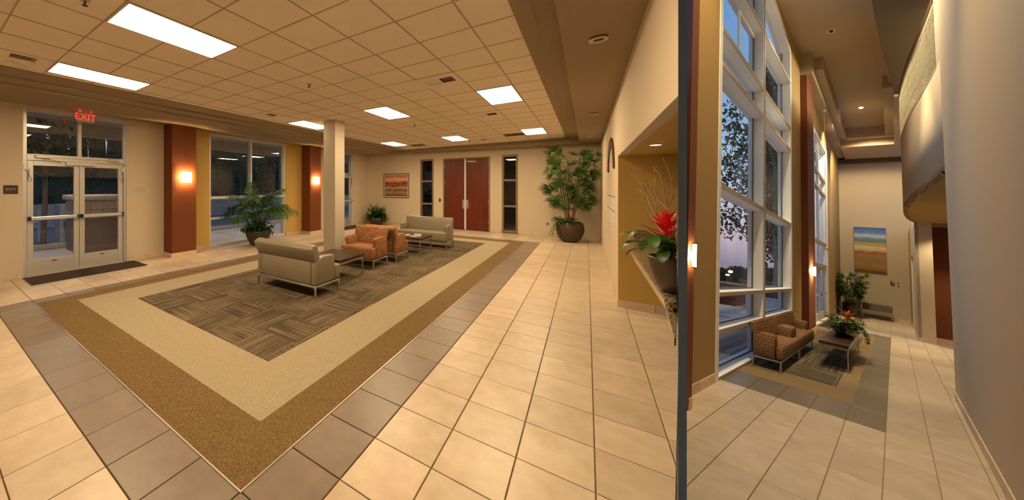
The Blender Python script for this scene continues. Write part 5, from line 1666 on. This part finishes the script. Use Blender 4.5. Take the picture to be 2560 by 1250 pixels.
t = thing('canvas_painting', 'tall blue and ochre landscape canvas on the far wall of the hall', 'painting', (-.61, BF, 4.25), 0, None, HM)
obj('canvas', MB().box(-.535, .535, -.14, 0, -1.38, 1.38), M['ivory'], t)
obj('picture', MB().box(-.535, .535, -.146, -.14, -1.38, 1.38), M['art_hall'], t, uv01=((0, -.535, .535), (2, -1.38, 1.38)))
t = thing('fire_alarm', 'small red fire alarm on the far wall right of the painting', 'fire alarm', (.08, BF, 2.33), 0, None, HM)
obj('body', MB().box(-.062, .062, -.12, 0, -.075, .075), M['alarm_red'], t)
obj('strobe', MB().box(.015, .05, -.16, -.12, -.045, .045), M['ivory'], t)
for z, lab in ((2.36, 'upper small wall device right of the red fire alarm'), (2.19, 'lower small wall device right of the red fire alarm')):
    t = thing('wall_device', lab, 'wall plate', (.26, BF, z), 0, 'small wall devices by the alarm', HM)
    obj('plate', MB().box(-.022, .022, -.06, 0, -.04, .04), M['ivory'], t)
    obj('lens', MB().box(-.009, .009, -.08, -.06, -.016, .016), M['black'], t)
sconce((-1.505, 21.9, 2.38), 'lit wall sconce on the rust pilaster beyond the armchairs', HM, PI / 2, (2.5, .9, 1.15), 'wall sconces of the hall pilasters')
sconce((-1.505, 6.60, 2.36), 'lit wall sconce at the slate partition, partly cut by it', HM, PI / 2, (.45, .6, 1.15), 'wall sconces of the hall pilasters')
t = thing('door_mat', 'dark mat before the glass doors of the hall', 'door mat', (-1.47, 28.2, .004), 0, None, HM)
obj('pile', MB().box(-.14, .16, -2.5, 2.5, 0, .014), M['mat_rubber'], t)
obj('edging', ring(-.15, .17, -2.55, 2.55, -.14, .16, -2.5, 2.5, 0, .010), M['black'], t)
t = thing('hanging_ornament', 'pink paper ornament on a long thin cord by the far window', 'ornament', (-1.44, 26.3, 3.45), 0, None, HM)
obj('cord', MB().tube([(0, 0, .15), (0, 0, 6.70)], .006, 5), M['ivory'], t)
obj('ceiling_cup', MB().lathe([(.02, 6.60), (.05, 6.64), (.05, 6.70), (.02, 6.70)], 12), M['ivory'], t)
for k, (a, mt) in enumerate(((.3, 'red'), (2.2, 'paper'), (4.1, 'orange'), (5.4, 'paper'))):
    obj('paper_fold', merge(MB(), leaf_mb(.17, .12, droop=.4, seg=4, base=.5), orient((0, 0, .0 + .03 * k), a, .5 - .4 * k)), M[mt], t, scale=(.6, 2.0, 1.4))

# =================================================================== outdoors beyond the hall glass
hgd = struct('ground_plaza', MB().prism(clip([(-6.4, 9.0), (-1.96, 9.0), (-1.96, 120), (-6.4, 120)], -hn.x, -hn.y, -hd - .3), -.5, -.12)
             .add([(-6.4, 30, -.12), (-16, 60, -3.2), (-16, 140, -3.2), (-6.4, 120, -.12)], [(0, 1, 2, 3)]), M['pave'], mw=HM)
for b in (22.0, 30.0, 40.0):
    obj('paver_band', MB().box(-6.3, -1.97, b, b + .35, -.13, -.112), M['pave_dark'], hgd)
obj('planting_edge', MB().box(-2.9, -1.97, 13.0, 30, -.125, -.105), M['pave_dark'], hgd)
for (a, b, lab) in ((-5.0, 30.3, 'brick pier with a pale stone top outside the first tall pane'), (-5.0, 45.6, 'brick pier with a pale stone top outside the second tall pane')):
    t = thing('brick_pier', lab, 'pier', (a, b, -.12), 0, 'brick piers on the plaza', HM)
    for rw in range(8):
        n = 4
        for q in range(n):
            w_ = .9 / n
            x0 = -.45 + q * w_
            obj('brick', MB().box(x0 + .006, x0 + w_ - .006, -1.3, -1.25, rw * .085 + .005, rw * .085 + .08), M['brick'], t)
            y0 = -1.25 + q * .63
            obj('brick', MB().box(.40, .45, y0 + .02, y0 + .61, rw * .085 + .005, rw * .085 + .08), M['brick'], t)
    obj('core', MB().box(-.44, .40, -1.25, 1.25, 0, 1.12), M['stone'], t)
    for q in range(3):
        obj('stone_block', MB().box(-.44 + q * .3 + .008, -.44 + q * .3 + .292, -1.29, -1.25, .70, 1.09), M['stone'], t)
        obj('stone_block', MB().box(.40, .44, -1.24 + q * .84 + .02, -1.24 + q * .84 + .82, .70, 1.09), M['stone'], t)
    obj('cap', MB().box(-.52, .52, -1.45, 1.45, 1.12, 1.24), M['pave_dark'], t, bevel=.02)
ro = random.Random(31)
t = thing('plane_tree', 'large plane tree rising outside the tall hall window', 'tree', (-6.3, 58.0, -.12), 0, None, HM)
ts = (.93, 3.72, 1.75)
obj('trunk', MB().tube([(0, 0, -.2), (.05, .05, 2.5), (0, -.1, 5.5), (.1, -.3, 9), (.1, -.6, 13)], [.22, .17, .14, .10, .03], 10), M['bark'], t, scale=ts)
CL = [(-4.6, 5.4, 1.0), (-4.0, 7.3, 1.1), (-3.6, 9.0, .9), (-5.0, 3.1, .75), (-4.2, 4.2, .8), (-2.8, 10.6, 1.2), (-2.2, 5.5, 1.3), (-1.6, 8.2, 1.6), (-1.2, 12.0, 1.3), (-.8, 4.2, 1.2), (-.2, 6.5, 1.7), (.4, 10, 1.6), (1.2, 5, 1.5), (1.4, 8, 1.6), (-.2, 14.0, 1.0), (-3.0, 6.4, 1.1), (-2.0, 3.2, .9), (1.5, 12.5, 1.3), (2.6, 6.5, 1.5), (2.8, 9.5, 1.4), (.3, 2.8, 1.0)]
fm = MB()
for (y, z, rr_) in CL:
    obj('branch', MB().tube([(0, -.1, max(2.2, z - 2.0 - abs(y) * .3)), (.05, y * .5, z - .8), (0, y, z)], [.07, .04, .012], 6), M['bark'], t, scale=ts)
    scatter_leaves(fm, int((330 if y < -1.7 else 760) * rr_ ** 1.6), (ro.uniform(-.6, .6), y, z), (1.5, rr_, rr_ * 1.05), .135, ro, .8, .1)
stuff(obj('foliage', fm, M['tree_leaf'], t, scale=ts))
def far_tree(name, lab, cat, a, b, c, rad, n, mat, ht, size=.30):
    t = thing(name, lab, cat, (a, b, c), 0, None, HM)
    stuff(obj('foliage', scatter_leaves(MB(), n, (0, 0, ht), rad, size, ro, .8, .05), M[mat], t))
    obj('trunk', MB().tube([(0, 0, -1.2), (0, 0, ht)], [.12, .05], 6), M['bark'], t)
far_tree('oak_tree', 'dark spreading oak at the far left of the plaza', 'tree', -9.8, 55.0, -1.0, (1.3, 5.5, 1.6), 2200, 'far_tree', 1.15, .20)
far_tree('oak_tree', 'dark rounded oak next to the lit street lamp', 'tree', -12.6, 82.0, -1.5, (1.3, 7.0, 2.0), 2200, 'far_tree', 1.5, .26)
far_tree('conifer_tree', 'grey-green pointed conifer beside the window mullion', 'tree', -13.0, 100.0, -2.0, (1.1, 5.0, 4.2), 2000, 'hedge', 2.6, .3)
far_tree('lime_shrub', 'lime green shrub behind the brick pier', 'shrub', -7.9, 53.8, -1.0, (.6, 2.6, 1.0), 900, 'lime_tree', .8, .16)
far_tree('hedge_shrub', 'dark shrubs behind the second brick pier', 'shrub', -8.6, 82.0, -1.2, (1.2, 9.0, 2.6), 1800, 'hedge', 1.4, .24)
t = thing('street_lamp', 'lit street lamp with two globes on the plaza', 'street lamp', (-7.6, 46.5, -.9), 0, None, HM)
obj('post', MB().tube([(0, 0, 0), (0, 0, 2.35)], .04, 8), M['bronze'], t)
for y in (-.32, .32):
    obj('globe', MB().lathe([(.01, -.11), (.07, -.08), (.09, 0), (.07, .08), (.01, .11)], 14, (0, y)), M['street_lamp'], t, scale=(1, 1.0, 1), smooth=True).location = (0, 0, 2.45)
obj('cross_arm', MB().tube([(0, -.35, 2.3), (0, .35, 2.3)], .02, 6), M['bronze'], t)
t = thing('street_lamp', 'smaller lit street lamp farther back on the plaza', 'street lamp', (-7.9, 47.2, -.9), 0, None, HM)
obj('post', MB().tube([(0, 0, 0), (0, 0, 2.05)], .04, 8), M['bronze'], t)
for y in (-.35, .35):
    obj('globe', MB().lathe([(.01, -.07), (.05, -.05), (.06, 0), (.05, .05), (.01, .07)], 12, (0, y)), M['street_lamp'], t, smooth=True).location = (0, 0, 2.1)
